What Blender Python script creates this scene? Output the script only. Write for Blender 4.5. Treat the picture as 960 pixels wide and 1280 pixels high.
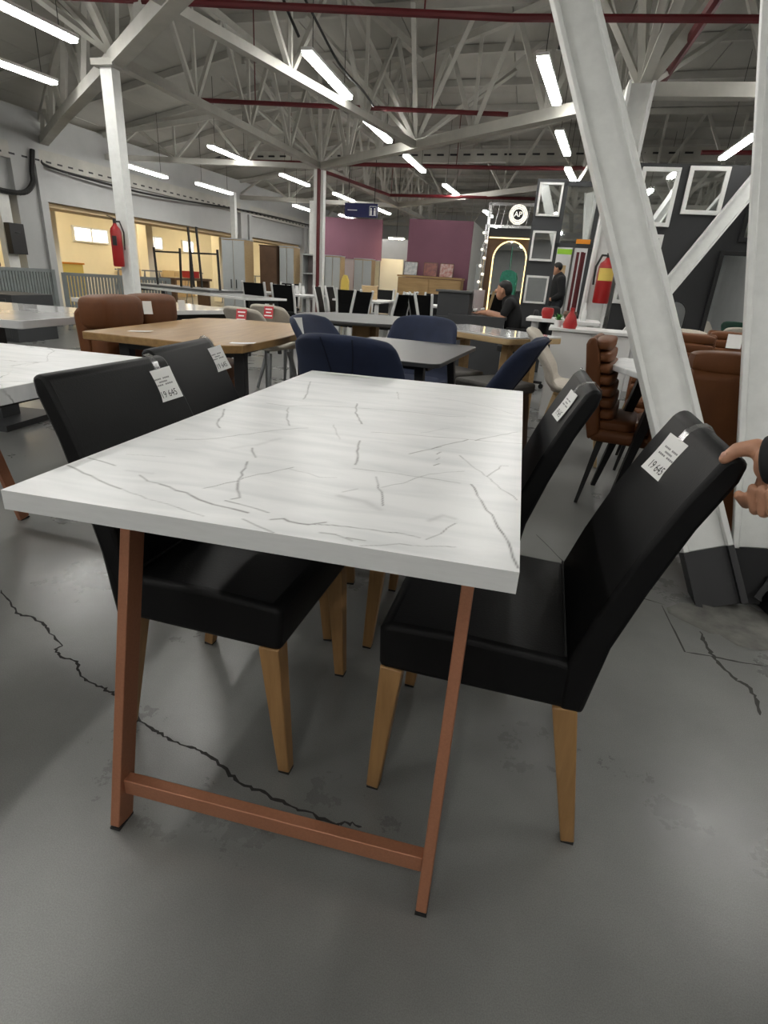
import bpy, math, random
import numpy as np
from mathutils import Vector, Matrix
for o in list(bpy.data.objects): bpy.data.objects.remove(o)
S = bpy.context.scene
COL = S.collection
R = math.radians
rnd = random.Random(7)

# ---------------------------------------------------------------- camera
cam = bpy.data.cameras.new('camera'); cam_o = bpy.data.objects.new('camera', cam); COL.objects.link(cam_o)
cam.sensor_fit = 'VERTICAL'; cam.sensor_height = 36.0; cam.lens = 36.0*700.64/1280.0
cam.clip_start = 0.02; cam.clip_end = 200
CR_, CU_, CF_ = (0.97181, 0.22788, 0.06044), (-0.14184, 0.36037, 0.92196), (-0.18831, 0.90455, -0.38253)
cam_o.matrix_world = Matrix(((CR_[0], CU_[0], -CF_[0], 0.73094), (CR_[1], CU_[1], -CF_[1], -0.64944), (CR_[2], CU_[2], -CF_[2], 1.07972), (0, 0, 0, 1)))
S.camera = cam_o

# ---------------------------------------------------------------- world, exposure
w = bpy.data.worlds.new('world'); S.world = w; w.use_nodes = True
w.node_tree.nodes['Background'].inputs[0].default_value = (0.95, 0.97, 1.0, 1)
w.node_tree.nodes['Background'].inputs[1].default_value = 0.5
S.view_settings.view_transform = 'Standard'; S.view_settings.look = 'None'
S.view_settings.gamma = 1.0; S.view_settings.use_curve_mapping = False
S.view_settings.exposure = 0.45
LAMP = 34.0

# ---------------------------------------------------------------- materials
MATS = {}
def mat(name, col, rough=0.6, metal=0.0, var=0.0, scale=6.0, col2=None, stretch=None, bump=0.0, bscale=60.0, emit=None, spec=0.5, coat=0.0, rvar=0.0):
    if name in MATS: return MATS[name]
    m = bpy.data.materials.new(name); m.use_nodes = True
    nt = m.node_tree; b = nt.nodes['Principled BSDF']
    b.inputs['Base Color'].default_value = (*col, 1); b.inputs['Roughness'].default_value = rough
    b.inputs['Metallic'].default_value = metal; b.inputs['Specular IOR Level'].default_value = spec
    b.inputs['Coat Weight'].default_value = coat
    if emit:
        b.inputs['Emission Color'].default_value = (*emit[0], 1); b.inputs['Emission Strength'].default_value = emit[1]
    if var or col2 or bump or rvar:
        tc = nt.nodes.new('ShaderNodeTexCoord'); mp = nt.nodes.new('ShaderNodeMapping')
        nt.links.new(tc.outputs['Object'], mp.inputs[0])
        if stretch: mp.inputs['Scale'].default_value = stretch
    if var or col2:
        n = nt.nodes.new('ShaderNodeTexNoise'); n.inputs['Scale'].default_value = scale; n.inputs['Detail'].default_value = 6
        n.inputs['Roughness'].default_value = 0.6
        nt.links.new(mp.outputs[0], n.inputs['Vector'])
        r = nt.nodes.new('ShaderNodeValToRGB'); nt.links.new(n.outputs['Fac'], r.inputs[0])
        c2 = col2 or tuple(c*(1-var) for c in col); c1 = col if col2 else tuple(min(1, c*(1+var)) for c in col)
        r.color_ramp.elements[0].position = 0.32; r.color_ramp.elements[1].position = 0.68
        r.color_ramp.elements[0].color = (*c2, 1); r.color_ramp.elements[1].color = (*c1, 1)
        nt.links.new(r.outputs[0], b.inputs['Base Color'])
        if rvar:
            mr = nt.nodes.new('ShaderNodeMapRange'); mr.inputs['To Min'].default_value = rough-rvar; mr.inputs['To Max'].default_value = rough+rvar
            mr.inputs['From Min'].default_value = .3; mr.inputs['From Max'].default_value = .7
            nt.links.new(n.outputs['Fac'], mr.inputs[0]); nt.links.new(mr.outputs[0], b.inputs['Roughness'])
    if bump:
        n2 = nt.nodes.new('ShaderNodeTexNoise'); n2.inputs['Scale'].default_value = bscale; n2.inputs['Detail'].default_value = 4
        nt.links.new(mp.outputs[0], n2.inputs['Vector'])
        bp = nt.nodes.new('ShaderNodeBump'); bp.inputs['Strength'].default_value = bump; bp.inputs['Distance'].default_value = 0.002
        nt.links.new(n2.outputs['Fac'], bp.inputs['Height']); nt.links.new(bp.outputs[0], b.inputs['Normal'])
    MATS[name] = m
    return m

mat('white_paint', (.72, .72, .69), .55, var=.05, scale=9, bump=.15, bscale=30)
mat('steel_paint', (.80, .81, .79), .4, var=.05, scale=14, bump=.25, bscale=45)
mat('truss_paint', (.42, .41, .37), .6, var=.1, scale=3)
mat('roof_panel', (.37, .36, .325), .8, var=.13, scale=1.2, stretch=(1, .25, 1))
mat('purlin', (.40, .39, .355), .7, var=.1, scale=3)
mat('black_paint', (.012, .012, .014), .5)
mat('black_leather', (.0036, .0036, .0040), .50, bump=.2, bscale=240, spec=.20)
mat('chair_leg_wood', (.33, .185, .072), .5, col2=(.24, .13, .048), scale=9, stretch=(6, 6, .6), bump=.1, bscale=40)
mat('copper_paint', (.36, .155, .085), .42, metal=.35, var=.08, scale=200, bump=.15, bscale=400)
mat('rubber', (.01, .01, .01), .8)
mat('chrome', (.7, .7, .72), .15, metal=1)
mat('oak', (.35, .21, .082), .42, col2=(.25, .145, .052), scale=5, stretch=(7, .7, 7))
mat('oak_light', (.55, .40, .22), .5, col2=(.45, .31, .155), scale=5, stretch=(.8, 7, 7))
mat('oak_panel', (.42, .27, .12), .55, col2=(.31, .19, .08), scale=4, stretch=(.7, 6, 6))
mat('walnut', (.10, .055, .03), .5, var=.2, scale=5)
mat('black_metal', (.012, .012, .013), .45)
mat('grey_metal', (.22, .23, .24), .45, var=.08)
mat('brown_leather', (.125, .044, .014), .55, spec=.28, var=.12, scale=8, bump=.3, bscale=160)
mat('brown_seam', (.05, .02, .01), .7)
mat('navy_velvet', (.011, .019, .050), .8, var=.15, scale=10, bump=.2, bscale=300)
mat('navy_seam', (.004, .007, .02), .9)
mat('beige_fabric', (.47, .43, .37), .85, var=.06, scale=60, bump=.2, bscale=300)
mat('grey_fabric', (.09, .085, .08), .85, var=.1, scale=40)
mat('dark_table', (.035, .036, .038), .34, var=.15, scale=5, stretch=(3, .5, 3))
mat('grey_table', (.075, .077, .077), .5, var=.1, scale=6)
mat('glossy_white', (.72, .72, .71), .12, var=.03, scale=3)
mat('white_lacquer', (.70, .70, .69), .35)
mat('stone_glass', (.62, .62, .62), .08, var=.06, scale=4)
mat('wardrobe_grey', (.40, .42, .42), .5, var=.03)
mat('warm_wall', (.84, .77, .60), .8, var=.03, scale=2)
mat('warm_beam', (.55, .42, .25), .8)
mat('wall_grey', (.40, .405, .40), .7, var=.05, scale=2)
mat('dark_wall', (.028, .029, .031), .6, var=.08, scale=3)
mat('charcoal', (.04, .042, .045), .55, var=.06)
mat('purple', (.205, .085, .125), .65, var=.05, scale=2)
mat('mauve_wall', (.33, .28, .28), .7)
mat('white_frame', (.78, .78, .76), .4)
mat('mirror', (.86, .88, .88), .02, metal=1)
mat('red_paint', (.36, .012, .012), .35)
mat('pipe_red', (.10, .006, .009), .5, var=.1)
mat('label_yellow', (.75, .55, .12), .5)
mat('paper', (.82, .82, .80), .6)
mat('ink', (.02, .02, .02), .6)
mat('ink_grey', (.25, .25, .25), .6)
mat('card_red', (.45, .01, .02), .4)
mat('plastic_clear', (.8, .8, .8), .08, spec=.6)
MATS['plastic_clear'].node_tree.nodes['Principled BSDF'].inputs['Transmission Weight'].default_value = .93
mat('green_velvet', (.012, .06, .035), .8)
mat('cable', (.012, .012, .012), .6)
mat('tube_light', (1, 1, 1), .5, emit=((1.0, .985, .94), LAMP))
mat('warm_light', (1, 1, 1), .5, emit=((1.0, .84, .56), 60.0))
mat('lit_window', (.9, .92, .95), .4, emit=((.95, .97, 1.0), 2.2))
mat('neon_warm', (1, .8, .4), .4, emit=((1.0, .72, .30), 1.6))
mat('neon_white', (1, 1, 1), .4, emit=((1.0, .92, .75), .75))
mat('lamp_house', (.75, .75, .73), .5)
mat('blue_sign', (.010, .012, .075), .35)
mat('orange', (.75, .27, .015), .5)
mat('lime', (.32, .62, .04), .5)
mat('teal_cloth', (.03, .20, .13), .8, var=.15, scale=30)
mat('radiator', (.20, .22, .22), .5, var=.1)
mat('skin', (.46, .235, .145), .5, var=.1, scale=30, bump=.25, bscale=160)
mat('nail', (.60, .34, .25), .35)
mat('cloth_black', (.008, .008, .009), .85, bump=.2, bscale=200)
mat('shoe', (.012, .011, .010), .4)
mat('trousers', (.02, .022, .028), .85)
mat('hair', (.006, .005, .004), .6, bump=.4, bscale=90)
mat('crack', (.016, .015, .014), .9)
mat('crack_soft', (.05, .049, .045), .9)
mat('patch', (.14, .138, .125), .85, var=.3, scale=14, bump=.6, bscale=40)
mat('lilac', (.55, .48, .48), .7)
mat('leaf', (.05, .22, .03), .6)
mat('picture_a', (.30, .33, .36), .4, col2=(.7, .7, .68), scale=14)
mat('picture_b', (.32, .12, .08), .4, col2=(.12, .03, .05), scale=12)
mat('picture_c', (.55, .45, .42), .4, col2=(.30, .03, .02), scale=14)

def marble_material(name, veins_attr):
    m = bpy.data.materials.new(name); m.use_nodes = True; nt = m.node_tree; N = nt.nodes; L = nt.links
    b = N['Principled BSDF']; b.inputs['Roughness'].default_value = .33; b.inputs['Specular IOR Level'].default_value = .40
    tc = N.new('ShaderNodeTexCoord')
    mp = N.new('ShaderNodeMapping'); mp.inputs['Rotation'].default_value = (0, 0, R(28)); mp.inputs['Scale'].default_value = (1.2, 6, 1)
    L.new(tc.outputs['Object'], mp.inputs[0])
    n = N.new('ShaderNodeTexNoise'); n.inputs['Scale'].default_value = 3.2; n.inputs['Detail'].default_value = 8; n.inputs['Distortion'].default_value = .6
    L.new(mp.outputs[0], n.inputs['Vector'])
    r = N.new('ShaderNodeValToRGB'); L.new(n.outputs['Fac'], r.inputs[0])
    r.color_ramp.elements[0].position = .30; r.color_ramp.elements[0].color = (.66, .675, .675, 1)
    r.color_ramp.elements[1].position = .58; r.color_ramp.elements[1].color = (.80, .805, .805, 1)
    mx = N.new('ShaderNodeMix'); mx.data_type = 'RGBA'
    L.new(r.outputs[0], mx.inputs[6]); mx.inputs[7].default_value = (.05, .048, .045, 1)
    if veins_attr:
        a = N.new('ShaderNodeAttribute'); a.attribute_name = 'vein'; L.new(a.outputs['Fac'], mx.inputs[0])
    else:
        n2 = N.new('ShaderNodeTexNoise'); n2.inputs['Scale'].default_value = 2.5; n2.inputs['Detail'].default_value = 7
        L.new(tc.outputs['Object'], n2.inputs['Vector'])
        mv = N.new('ShaderNodeMix'); mv.data_type = 'VECTOR'; mv.inputs[0].default_value = .22
        L.new(tc.outputs['Object'], mv.inputs[4]); L.new(n2.outputs['Color'], mv.inputs[5])
        v = N.new('ShaderNodeTexVoronoi'); v.feature = 'DISTANCE_TO_EDGE'; v.inputs['Scale'].default_value = 4.2
        L.new(mv.outputs[1], v.inputs['Vector'])
        rr = N.new('ShaderNodeValToRGB'); L.new(v.outputs['Distance'], rr.inputs[0])
        rr.color_ramp.elements[0].position = 0; rr.color_ramp.elements[0].color = (.7, .7, .7, 1)
        rr.color_ramp.elements[1].position = .012; rr.color_ramp.elements[1].color = (0, 0, 0, 1)
        n3 = N.new('ShaderNodeTexNoise'); n3.inputs['Scale'].default_value = 3.0; L.new(tc.outputs['Object'], n3.inputs['Vector'])
        r3 = N.new('ShaderNodeValToRGB'); L.new(n3.outputs['Fac'], r3.inputs[0]); r3.color_ramp.elements[0].position = .48; r3.color_ramp.elements[1].position = .62
        mu = N.new('ShaderNodeMath'); mu.operation = 'MULTIPLY'; L.new(rr.outputs[0], mu.inputs[0]); L.new(r3.outputs[0], mu.inputs[1])
        L.new(mu.outputs[0], mx.inputs[0])
    L.new(mx.outputs[2], b.inputs['Base Color'])
    MATS[name] = m
marble_material('marble_veined', True); marble_material('marble', False)
mat('edge_band', (.62, .625, .62), .4, var=.04, scale=20, stretch=(1, 1, 8))

def concrete_material():
    m = bpy.data.materials.new('concrete'); m.use_nodes = True; nt = m.node_tree; N = nt.nodes; L = nt.links
    b = N['Principled BSDF']; tc = N.new('ShaderNodeTexCoord')
    def noise(sc, det=6, ro=.6):
        n = N.new('ShaderNodeTexNoise'); n.inputs['Scale'].default_value = sc; n.inputs['Detail'].default_value = det; n.inputs['Roughness'].default_value = ro
        L.new(tc.outputs['Object'], n.inputs['Vector']); return n
    n1 = noise(1.6, 12, .68); n2 = noise(5, 10, .75); n3 = noise(140, 3)
    r = N.new('ShaderNodeValToRGB'); L.new(n1.outputs['Fac'], r.inputs[0])
    r.color_ramp.elements[0].position = .3; r.color_ramp.elements[0].color = (.148, .150, .145, 1)
    r.color_ramp.elements[1].position = .7; r.color_ramp.elements[1].color = (.215, .217, .209, 1)
    mx = N.new('ShaderNodeMix'); mx.data_type = 'RGBA'; mx.blend_type = 'MULTIPLY'; mx.inputs[0].default_value = .0
    r2 = N.new('ShaderNodeValToRGB'); L.new(n2.outputs['Fac'], r2.inputs[0])
    r2.color_ramp.elements[0].position = .12; r2.color_ramp.elements[0].color = (.82, .82, .81, 1); r2.color_ramp.elements[1].position = .72
    L.new(r.outputs[0], mx.inputs[6]); L.new(r2.outputs[0], mx.inputs[7])
    mg = N.new('ShaderNodeMix'); mg.data_type = 'RGBA'; mg.blend_type = 'MULTIPLY'; mg.inputs[0].default_value = .6
    r3 = N.new('ShaderNodeValToRGB'); n4 = noise(420, 2); L.new(n4.outputs['Fac'], r3.inputs[0])
    r3.color_ramp.elements[0].position = .35; r3.color_ramp.elements[0].color = (.62, .62, .61, 1); r3.color_ramp.elements[1].position = .62; r3.color_ramp.elements[1].color = (1, 1, 1, 1)
    L.new(mx.outputs[2], mg.inputs[6]); L.new(r3.outputs[0], mg.inputs[7]); L.new(mg.outputs[2], b.inputs['Base Color'])
    mr = N.new('ShaderNodeMapRange'); mr.inputs['From Min'].default_value = .3; mr.inputs['From Max'].default_value = .7
    mr.inputs['To Min'].default_value = .24; mr.inputs['To Max'].default_value = .36
    L.new(n1.outputs['Fac'], mr.inputs[0]); L.new(mr.outputs[0], b.inputs['Roughness'])
    bp = N.new('ShaderNodeBump'); bp.inputs['Strength'].default_value = .10; bp.inputs['Distance'].default_value = .002
    L.new(n3.outputs['Fac'], bp.inputs['Height']); L.new(bp.outputs[0], b.inputs['Normal'])
    MATS['concrete'] = m
concrete_material()

# ---------------------------------------------------------------- mesh helpers
class MB:
    def __init__(s): s.v = []; s.f = []
    def add(s, vs, fs):
        k = len(s.v); s.v += [tuple(p) for p in vs]; s.f += [tuple(i+k for i in f) for f in fs]; return s
    def box(s, c, d, rz=0, M=None):
        x, y, z = (q/2 for q in d); vs = []
        for a in (-1, 1):
            for b in (-1, 1):
                for e in (-1, 1): vs.append(Vector((a*x, b*y, e*z)))
        if M is None: M = Matrix.Rotation(rz, 3, 'Z')
        vs = [M @ p + Vector(c) for p in vs]
        return s.add(vs, [(0, 1, 3, 2), (4, 6, 7, 5), (0, 4, 5, 1), (2, 3, 7, 6), (0, 2, 6, 4), (1, 5, 7, 3)])
    def extr(s, p0, p1, poly, side, scale1=1.0):
        p0 = Vector(p0); p1 = Vector(p1); d = (p1-p0).normalized()
        a = Vector(side); a = (a - d*a.dot(d)).normalized(); b = d.cross(a)
        n = len(poly); vs = [p0 + a*q[0] + b*q[1] for q in poly] + [p1 + (a*q[0] + b*q[1])*scale1 for q in poly]
        fs = [tuple(range(n-1, -1, -1)), tuple(range(n, 2*n))] + [(i, (i+1) % n, n+(i+1) % n, n+i) for i in range(n)]
        return s.add(vs, fs)
    def bar(s, p0, p1, w, h, side=(1, 0, 0), scale1=1.0):
        d = (Vector(p1)-Vector(p0)).normalized()
        if abs(d.dot(Vector(side).normalized())) > .95: side = (0, 1, 0) if abs(d.y) < .9 else (0, 0, 1)
        return s.extr(p0, p1, [(-w/2, -h/2), (w/2, -h/2), (w/2, h/2), (-w/2, h/2)], side, scale1)
    def cyl(s, p0, p1, r0, r1=None, n=10):
        r1 = r0 if r1 is None else r1
        d = (Vector(p1)-Vector(p0)).normalized(); side = (1, 0, 0) if abs(d.x) < .9 else (0, 1, 0)
        return s.extr(p0, p1, [(r0*math.cos(2*math.pi*i/n), r0*math.sin(2*math.pi*i/n)) for i in range(n)], side, r1/r0)
    def prism(s, poly, ax, lo, hi):
        k = {'x': (lambda a, b, t: (t, a, b)), 'y': (lambda a, b, t: (a, t, b)), 'z': (lambda a, b, t: (a, b, t))}[ax]
        n = len(poly); vs = [k(*q, lo) for q in poly] + [k(*q, hi) for q in poly]
        return s.add(vs, [tuple(range(n)), tuple(range(2*n-1, n-1, -1))] + [(i, n+i, n+(i+1) % n, (i+1) % n) for i in range(n)])
    def sph(s, c, r, nu=12, nv=8, M=None):
        if not isinstance(r, (tuple, list)): r = (r, r, r)
        vs = []; fs = []
        for j in range(nv+1):
            t = math.pi*j/nv
            for i in range(nu):
                a = 2*math.pi*i/nu
                p = Vector((r[0]*math.sin(t)*math.cos(a), r[1]*math.sin(t)*math.sin(a), r[2]*math.cos(t)))
                vs.append((M @ p if M else p) + Vector(c))
        for j in range(nv):
            for i in range(nu): fs.append((j*nu+i, (j+1)*nu+i, (j+1)*nu+(i+1) % nu, j*nu+(i+1) % nu))
        return s.add(vs, fs)
    def lathe(s, prof, c=(0, 0, 0), n=24):
        vs = []; fs = []; m = len(prof)
        for r, z in prof:
            for i in range(n):
                a = 2*math.pi*i/n; vs.append((c[0]+r*math.cos(a), c[1]+r*math.sin(a), c[2]+z))
        for j in range(m-1):
            for i in range(n): fs.append((j*n+i, j*n+(i+1) % n, (j+1)*n+(i+1) % n, (j+1)*n+i))
        fs.append(tuple(range(n-1, -1, -1))); fs.append(tuple((m-1)*n+i for i in range(n)))
        return s.add(vs, fs)
    def tube(s, pts, r, n=6):
        for a, b in zip(pts, pts[1:]): s.cyl(a, b, r, n=n)
        for p in pts[1:-1]: s.sph(p, r, n, 4)
        return s
    def grid(s, fn, nu, nv):
        vs = [fn(i/nu, j/nv) for j in range(nv+1) for i in range(nu+1)]
        fs = [(j*(nu+1)+i, j*(nu+1)+i+1, (j+1)*(nu+1)+i+1, (j+1)*(nu+1)+i) for j in range(nv) for i in range(nu)]
        return s.add(vs, fs)
    def caps(s, chain):
        for (a, ra), (b, rb) in zip(chain, chain[1:]):
            s.cyl(a, b, ra, rb, 14); 
        for a, ra in chain: s.sph(a, ra, 14, 10)
        return s

def obj(name, mb, m, parent=None, bevel=0, seg=2, smooth=False, solid=0, sub=0, remesh=0, loc=None, rz=0):
    me = bpy.data.meshes.new(name)
    if isinstance(mb, MB): me.from_pydata(mb.v, [], mb.f); me.update()
    else: me = mb
    o = bpy.data.objects.new(name, me); COL.objects.link(o)
    if m: me.materials.append(MATS[m] if isinstance(m, str) else m)
    if parent: o.parent = parent
    if loc: o.location = loc
    if rz: o.rotation_euler.z = rz
    if remesh:
        q = o.modifiers.new('remesh', 'REMESH'); q.mode = 'VOXEL'; q.voxel_size = remesh; q.use_smooth_shade = True
        q = o.modifiers.new('smooth', 'SMOOTH'); q.iterations = 5; q.factor = .5
    if solid:
        q = o.modifiers.new('solid', 'SOLIDIFY'); q.thickness = solid; q.offset = 0
    if bevel:
        q = o.modifiers.new('bevel', 'BEVEL'); q.width = bevel; q.segments = seg; q.limit_method = 'ANGLE'; q.angle_limit = R(35)
    if sub:
        q = o.modifiers.new('sub', 'SUBSURF'); q.levels = sub; q.render_levels = sub
    if smooth or bevel or sub:
        me.polygons.foreach_set('use_smooth', [True]*len(me.polygons))
        if not sub and not remesh and hasattr(me, 'set_sharp_from_angle'): me.set_sharp_from_angle(angle=R(40))
    return o
def tag(o, label, cat=None, group=None, kind=None):
    if label: o['label'] = label
    if cat: o['category'] = cat
    if group: o['group'] = group
    if kind: o['kind'] = kind
    return o
def thing(name, label, cat, loc=(0, 0, 0), rz=0, group=None, kind=None):
    o = bpy.data.objects.new(name, None); COL.objects.link(o); o.empty_display_size = .1
    o.location = loc; o.rotation_euler = (0, 0, rz)
    return tag(o, label, cat, group, kind)
def copy_tree(o, parent=None):
    c = o.copy(); COL.objects.link(c); c.parent = parent
    for ch in list(o.children): copy_tree(ch, c)
    return c
def dup(o, loc, rz, label=None, group=None):
    c = copy_tree(o); c.location = loc; c.rotation_euler = (0, 0, rz)
    if label: c['label'] = label
    if group: c['group'] = group
    return c
def struct(name, mb, m, label=None, parent=None, **k):
    o = obj(name, mb, m, parent, **k)
    if not parent: tag(o, label, None, None, 'structure')
    return o
def text_mesh(body, size, name):
    cu = bpy.data.curves.new(name, 'FONT'); cu.body = body; cu.size = size; cu.align_x = 'CENTER'; cu.align_y = 'CENTER'
    cu.resolution_u = 3
    t = bpy.data.objects.new(name, cu); COL.objects.link(t)
    dg = bpy.context.evaluated_depsgraph_get(); dg.update()
    me = bpy.data.meshes.new_from_object(t.evaluated_get(dg))
    bpy.data.objects.remove(t); bpy.data.curves.remove(cu)
    return me
VEINS = [
(2.2,0.9,[(0.007,0.132),(0.055,0.111),(0.101,0.091),(0.128,0.077),(0.156,0.069)]),
(1.4,0.45,[(0.156,0.069),(0.199,0.055),(0.253,0.039),(0.295,0.026),(0.328,0.019)]),
(1.8,0.7,[(0.006,0.182),(0.036,0.175),(0.076,0.162)]),
(1.6,0.6,[(0.14,0.134),(0.174,0.113),(0.196,0.112)]),
(2.4,0.95,[(0.196,0.112),(0.237,0.097),(0.289,0.075),(0.319,0.062),(0.35,0.061),(0.38,0.053)]),
(1.5,0.6,[(0.271,0.121),(0.303,0.173),(0.308,0.188),(0.323,0.217),(0.362,0.278)]),
(2.2,0.7,[(0.241,0.36),(0.275,0.304)]),
(2.2,0.75,[(0.271,0.275),(0.291,0.218),(0.309,0.162),(0.323,0.135),(0.343,0.104),(0.333,0.093)]),
(1.8,0.7,[(0.326,0.086),(0.354,0.08),(0.38,0.073),(0.408,0.064)]),
(2.4,0.8,[(0.42,0.04),(0.437,0.053),(0.449,0.045),(0.466,0.042),(0.476,0.046),(0.498,0.061)]),
(1.6,0.55,[(0.478,0.047),(0.509,0.056),(0.538,0.058),(0.567,0.06),(0.608,0.061),(0.637,0.058)]),
(1.7,0.7,[(0.382,0.028),(0.411,0.015),(0.443,0.002)]),
(1.8,0.65,[(0.503,0.027),(0.524,0.027),(0.551,0.015)]),
(1.5,0.5,[(0.538,0.021),(0.568,0.021)]),
(1.6,0.3,[(0.356,0.266),(0.397,0.259),(0.426,0.243),(0.452,0.254)]),
(1.8,0.6,[(0.075,0.353),(0.132,0.38),(0.198,0.47),(0.234,0.519),(0.285,0.562)]),
(2,0.3,[(0.031,0.854),(0.124,0.837),(0.172,0.834)]),
(2.2,0.55,[(0.089,0.762),(0.155,0.759),(0.21,0.796),(0.262,0.813),(0.325,0.831),(0.423,0.846),(0.493,0.856),(0.567,0.848),(0.623,0.867)]),
(2.4,0.6,[(0.077,1.146),(0.136,0.959),(0.159,0.864)]),
(2.2,0.55,[(0.161,0.746),(0.21,0.619),(0.239,0.563)]),
(2.4,0.65,[(0.026,0.649),(0.062,0.569),(0.082,0.508),(0.109,0.473)]),
(2.6,0.75,[(0.313,0.884),(0.342,0.769),(0.389,0.658)]),
(2.4,0.75,[(0.424,0.507),(0.448,0.409),(0.463,0.339)]),
(1.8,0.35,[(0.329,0.618),(0.382,0.501)]),
(2,0.55,[(0.431,0.594),(0.499,0.607),(0.57,0.615),(0.655,0.633),(0.707,0.635),(0.774,0.648)]),
(2.2,0.75,[(0.545,0.457),(0.585,0.514),(0.609,0.559),(0.652,0.628)]),
(2,0.65,[(0.67,0.629),(0.713,0.692),(0.763,0.759)]),
(1.8,0.7,[(0.592,0.524),(0.601,0.538)]),
(1.8,0.7,[(0.598,0.478),(0.606,0.498)]),
(1.8,0.7,[(0.603,0.435),(0.61,0.456)]),
(1.8,0.7,[(0.607,0.397),(0.615,0.414)]),
(1.6,0.3,[(0.541,0.64),(0.598,0.72)]),
(2,0.4,[(0.509,1.096),(0.598,1.079),(0.686,1.026),(0.761,0.962)]),
(2,0.3,[(0.266,1.198),(0.342,1.178)]),
(1.7,0.5,[(0.463,0.318),(0.532,0.32),(0.588,0.317),(0.667,0.313)]),
(1.6,0.4,[(0.539,0.237),(0.572,0.273),(0.604,0.341),(0.667,0.386)]),
(1.8,0.6,[(0.518,0.287),(0.535,0.231),(0.552,0.197),(0.561,0.155)]),
(1.7,0.55,[(0.648,0.491),(0.678,0.426),(0.716,0.364),(0.741,0.312),(0.768,0.265)]),
(1.7,0.55,[(0.713,0.375),(0.735,0.451),(0.748,0.457)]),
(2.3,0.95,[(0.688,0.317),(0.701,0.258),(0.73,0.18),(0.749,0.113),(0.763,0.067),(0.766,0.039),(0.773,0.012)]),
(1.5,0.5,[(0.644,0.052),(0.662,0.084),(0.68,0.128)]),
(1.5,0.4,[(0.567,0.005),(0.615,0.026),(0.689,0.045)]),
(1.8,0.4,[(0.486,0.19),(0.503,0.213)]),
(9,0.16,[(0.486,0.17),(0.528,0.164),(0.561,0.137)]),
(1.8,0.4,[(0.381,1.123),(0.409,1.01)]),
(6,0.14,[(0.638,0.124),(0.659,0.149),(0.676,0.145)]),
(6,0.14,[(0.111,0.149),(0.156,0.15)]),
(1.6,0.3,[(0.055,0.226),(0.123,0.241)]),
(8,0.12,[(0.205,0.343),(0.238,0.384),(0.263,0.45)])]
CRACKS = [[(-0.898,0.714),(-0.812,0.666),(-0.736,0.614),(-0.672,0.611),(-0.61,0.593),(-0.573,0.568),(-0.478,0.516),(-0.482,0.498),(-0.453,0.471),(-0.386,0.465),(-0.347,0.428),(-0.295,0.402),(-0.237,0.392),(-0.204,0.382),(-0.17,0.373),(-0.109,0.335),(-0.065,0.312),(-0.008,0.295),(0.034,0.278),(0.098,0.273),(0.14,0.267),(0.199,0.239),(0.244,0.215),(0.309,0.202),(0.369,0.189),(0.425,0.182),(0.501,0.167),(0.522,0.181),(0.555,0.179)],[(1.505,1.242),(1.499,1.181),(1.503,1.112),(1.513,1.063),(1.535,0.987),(1.565,0.962),(1.57,0.912),(1.553,0.83)],[(1.462,1.386),(1.495,1.363),(1.538,1.338)],[(1.495,1.363),(1.535,1.399),(1.568,1.416)]]
SAWCUT = [[(1.406,1.391),(1.417,1.093),(1.493,1.096),(1.583,1.089),(1.668,1.095)]]
# ---------------------------------------------------------------- setting: floor, walls, roof
floor = struct('floor', MB().add([(-16, -12.5, 0), (12, -12.5, 0), (12, 34, 0), (-16, 34, 0)], [(0, 1, 2, 3)]), 'concrete', 'polished grey concrete floor with long dark cracks')
def ribbon(pts, wd, jit, z=.0006, sub=5, seed=1):
    q = random.Random(seed); P = []
    for a, b in zip(pts, pts[1:]):
        for i in range(sub):
            t = i/sub; P.append((a[0]+(b[0]-a[0])*t+q.uniform(-jit, jit), a[1]+(b[1]-a[1])*t+q.uniform(-jit, jit)))
    P.append(pts[-1]); m = MB(); vs = []
    for i, p in enumerate(P):
        a = P[max(0, i-1)]; b = P[min(len(P)-1, i+1)]; d = Vector((b[0]-a[0], b[1]-a[1])).normalized(); n = Vector((-d.y, d.x))
        e = wd*q.uniform(.45, 1.3)*(.35 if i in (0, len(P)-1) else 1)/2
        vs += [(p[0]+n.x*e, p[1]+n.y*e, z), (p[0]-n.x*e, p[1]-n.y*e, z)]
    m.add(vs, [(2*i, 2*i+1, 2*i+3, 2*i+2) for i in range(len(P)-1)]); return m
for i, c in enumerate(CRACKS): obj('floor_crack', ribbon(c, (.0075, .012, .006, .004)[i], .004, seed=i), 'crack' if i == 0 else 'crack_soft', floor)
for i, c in enumerate(SAWCUT): obj('saw_cut', ribbon(c, .007, .0008, seed=20+i), 'crack_soft', floor)
obj('floor_joint', ribbon([(.9, 1.47), (1.15, 1.49), (1.42, 1.40)], .006, .002, seed=31), 'crack_soft', floor)
obj('floor_joint', ribbon([(.95, 1.9), (1.1, 1.55), (1.17, 1.2)], .006, .002, seed=32), 'crack_soft', floor)

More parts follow.
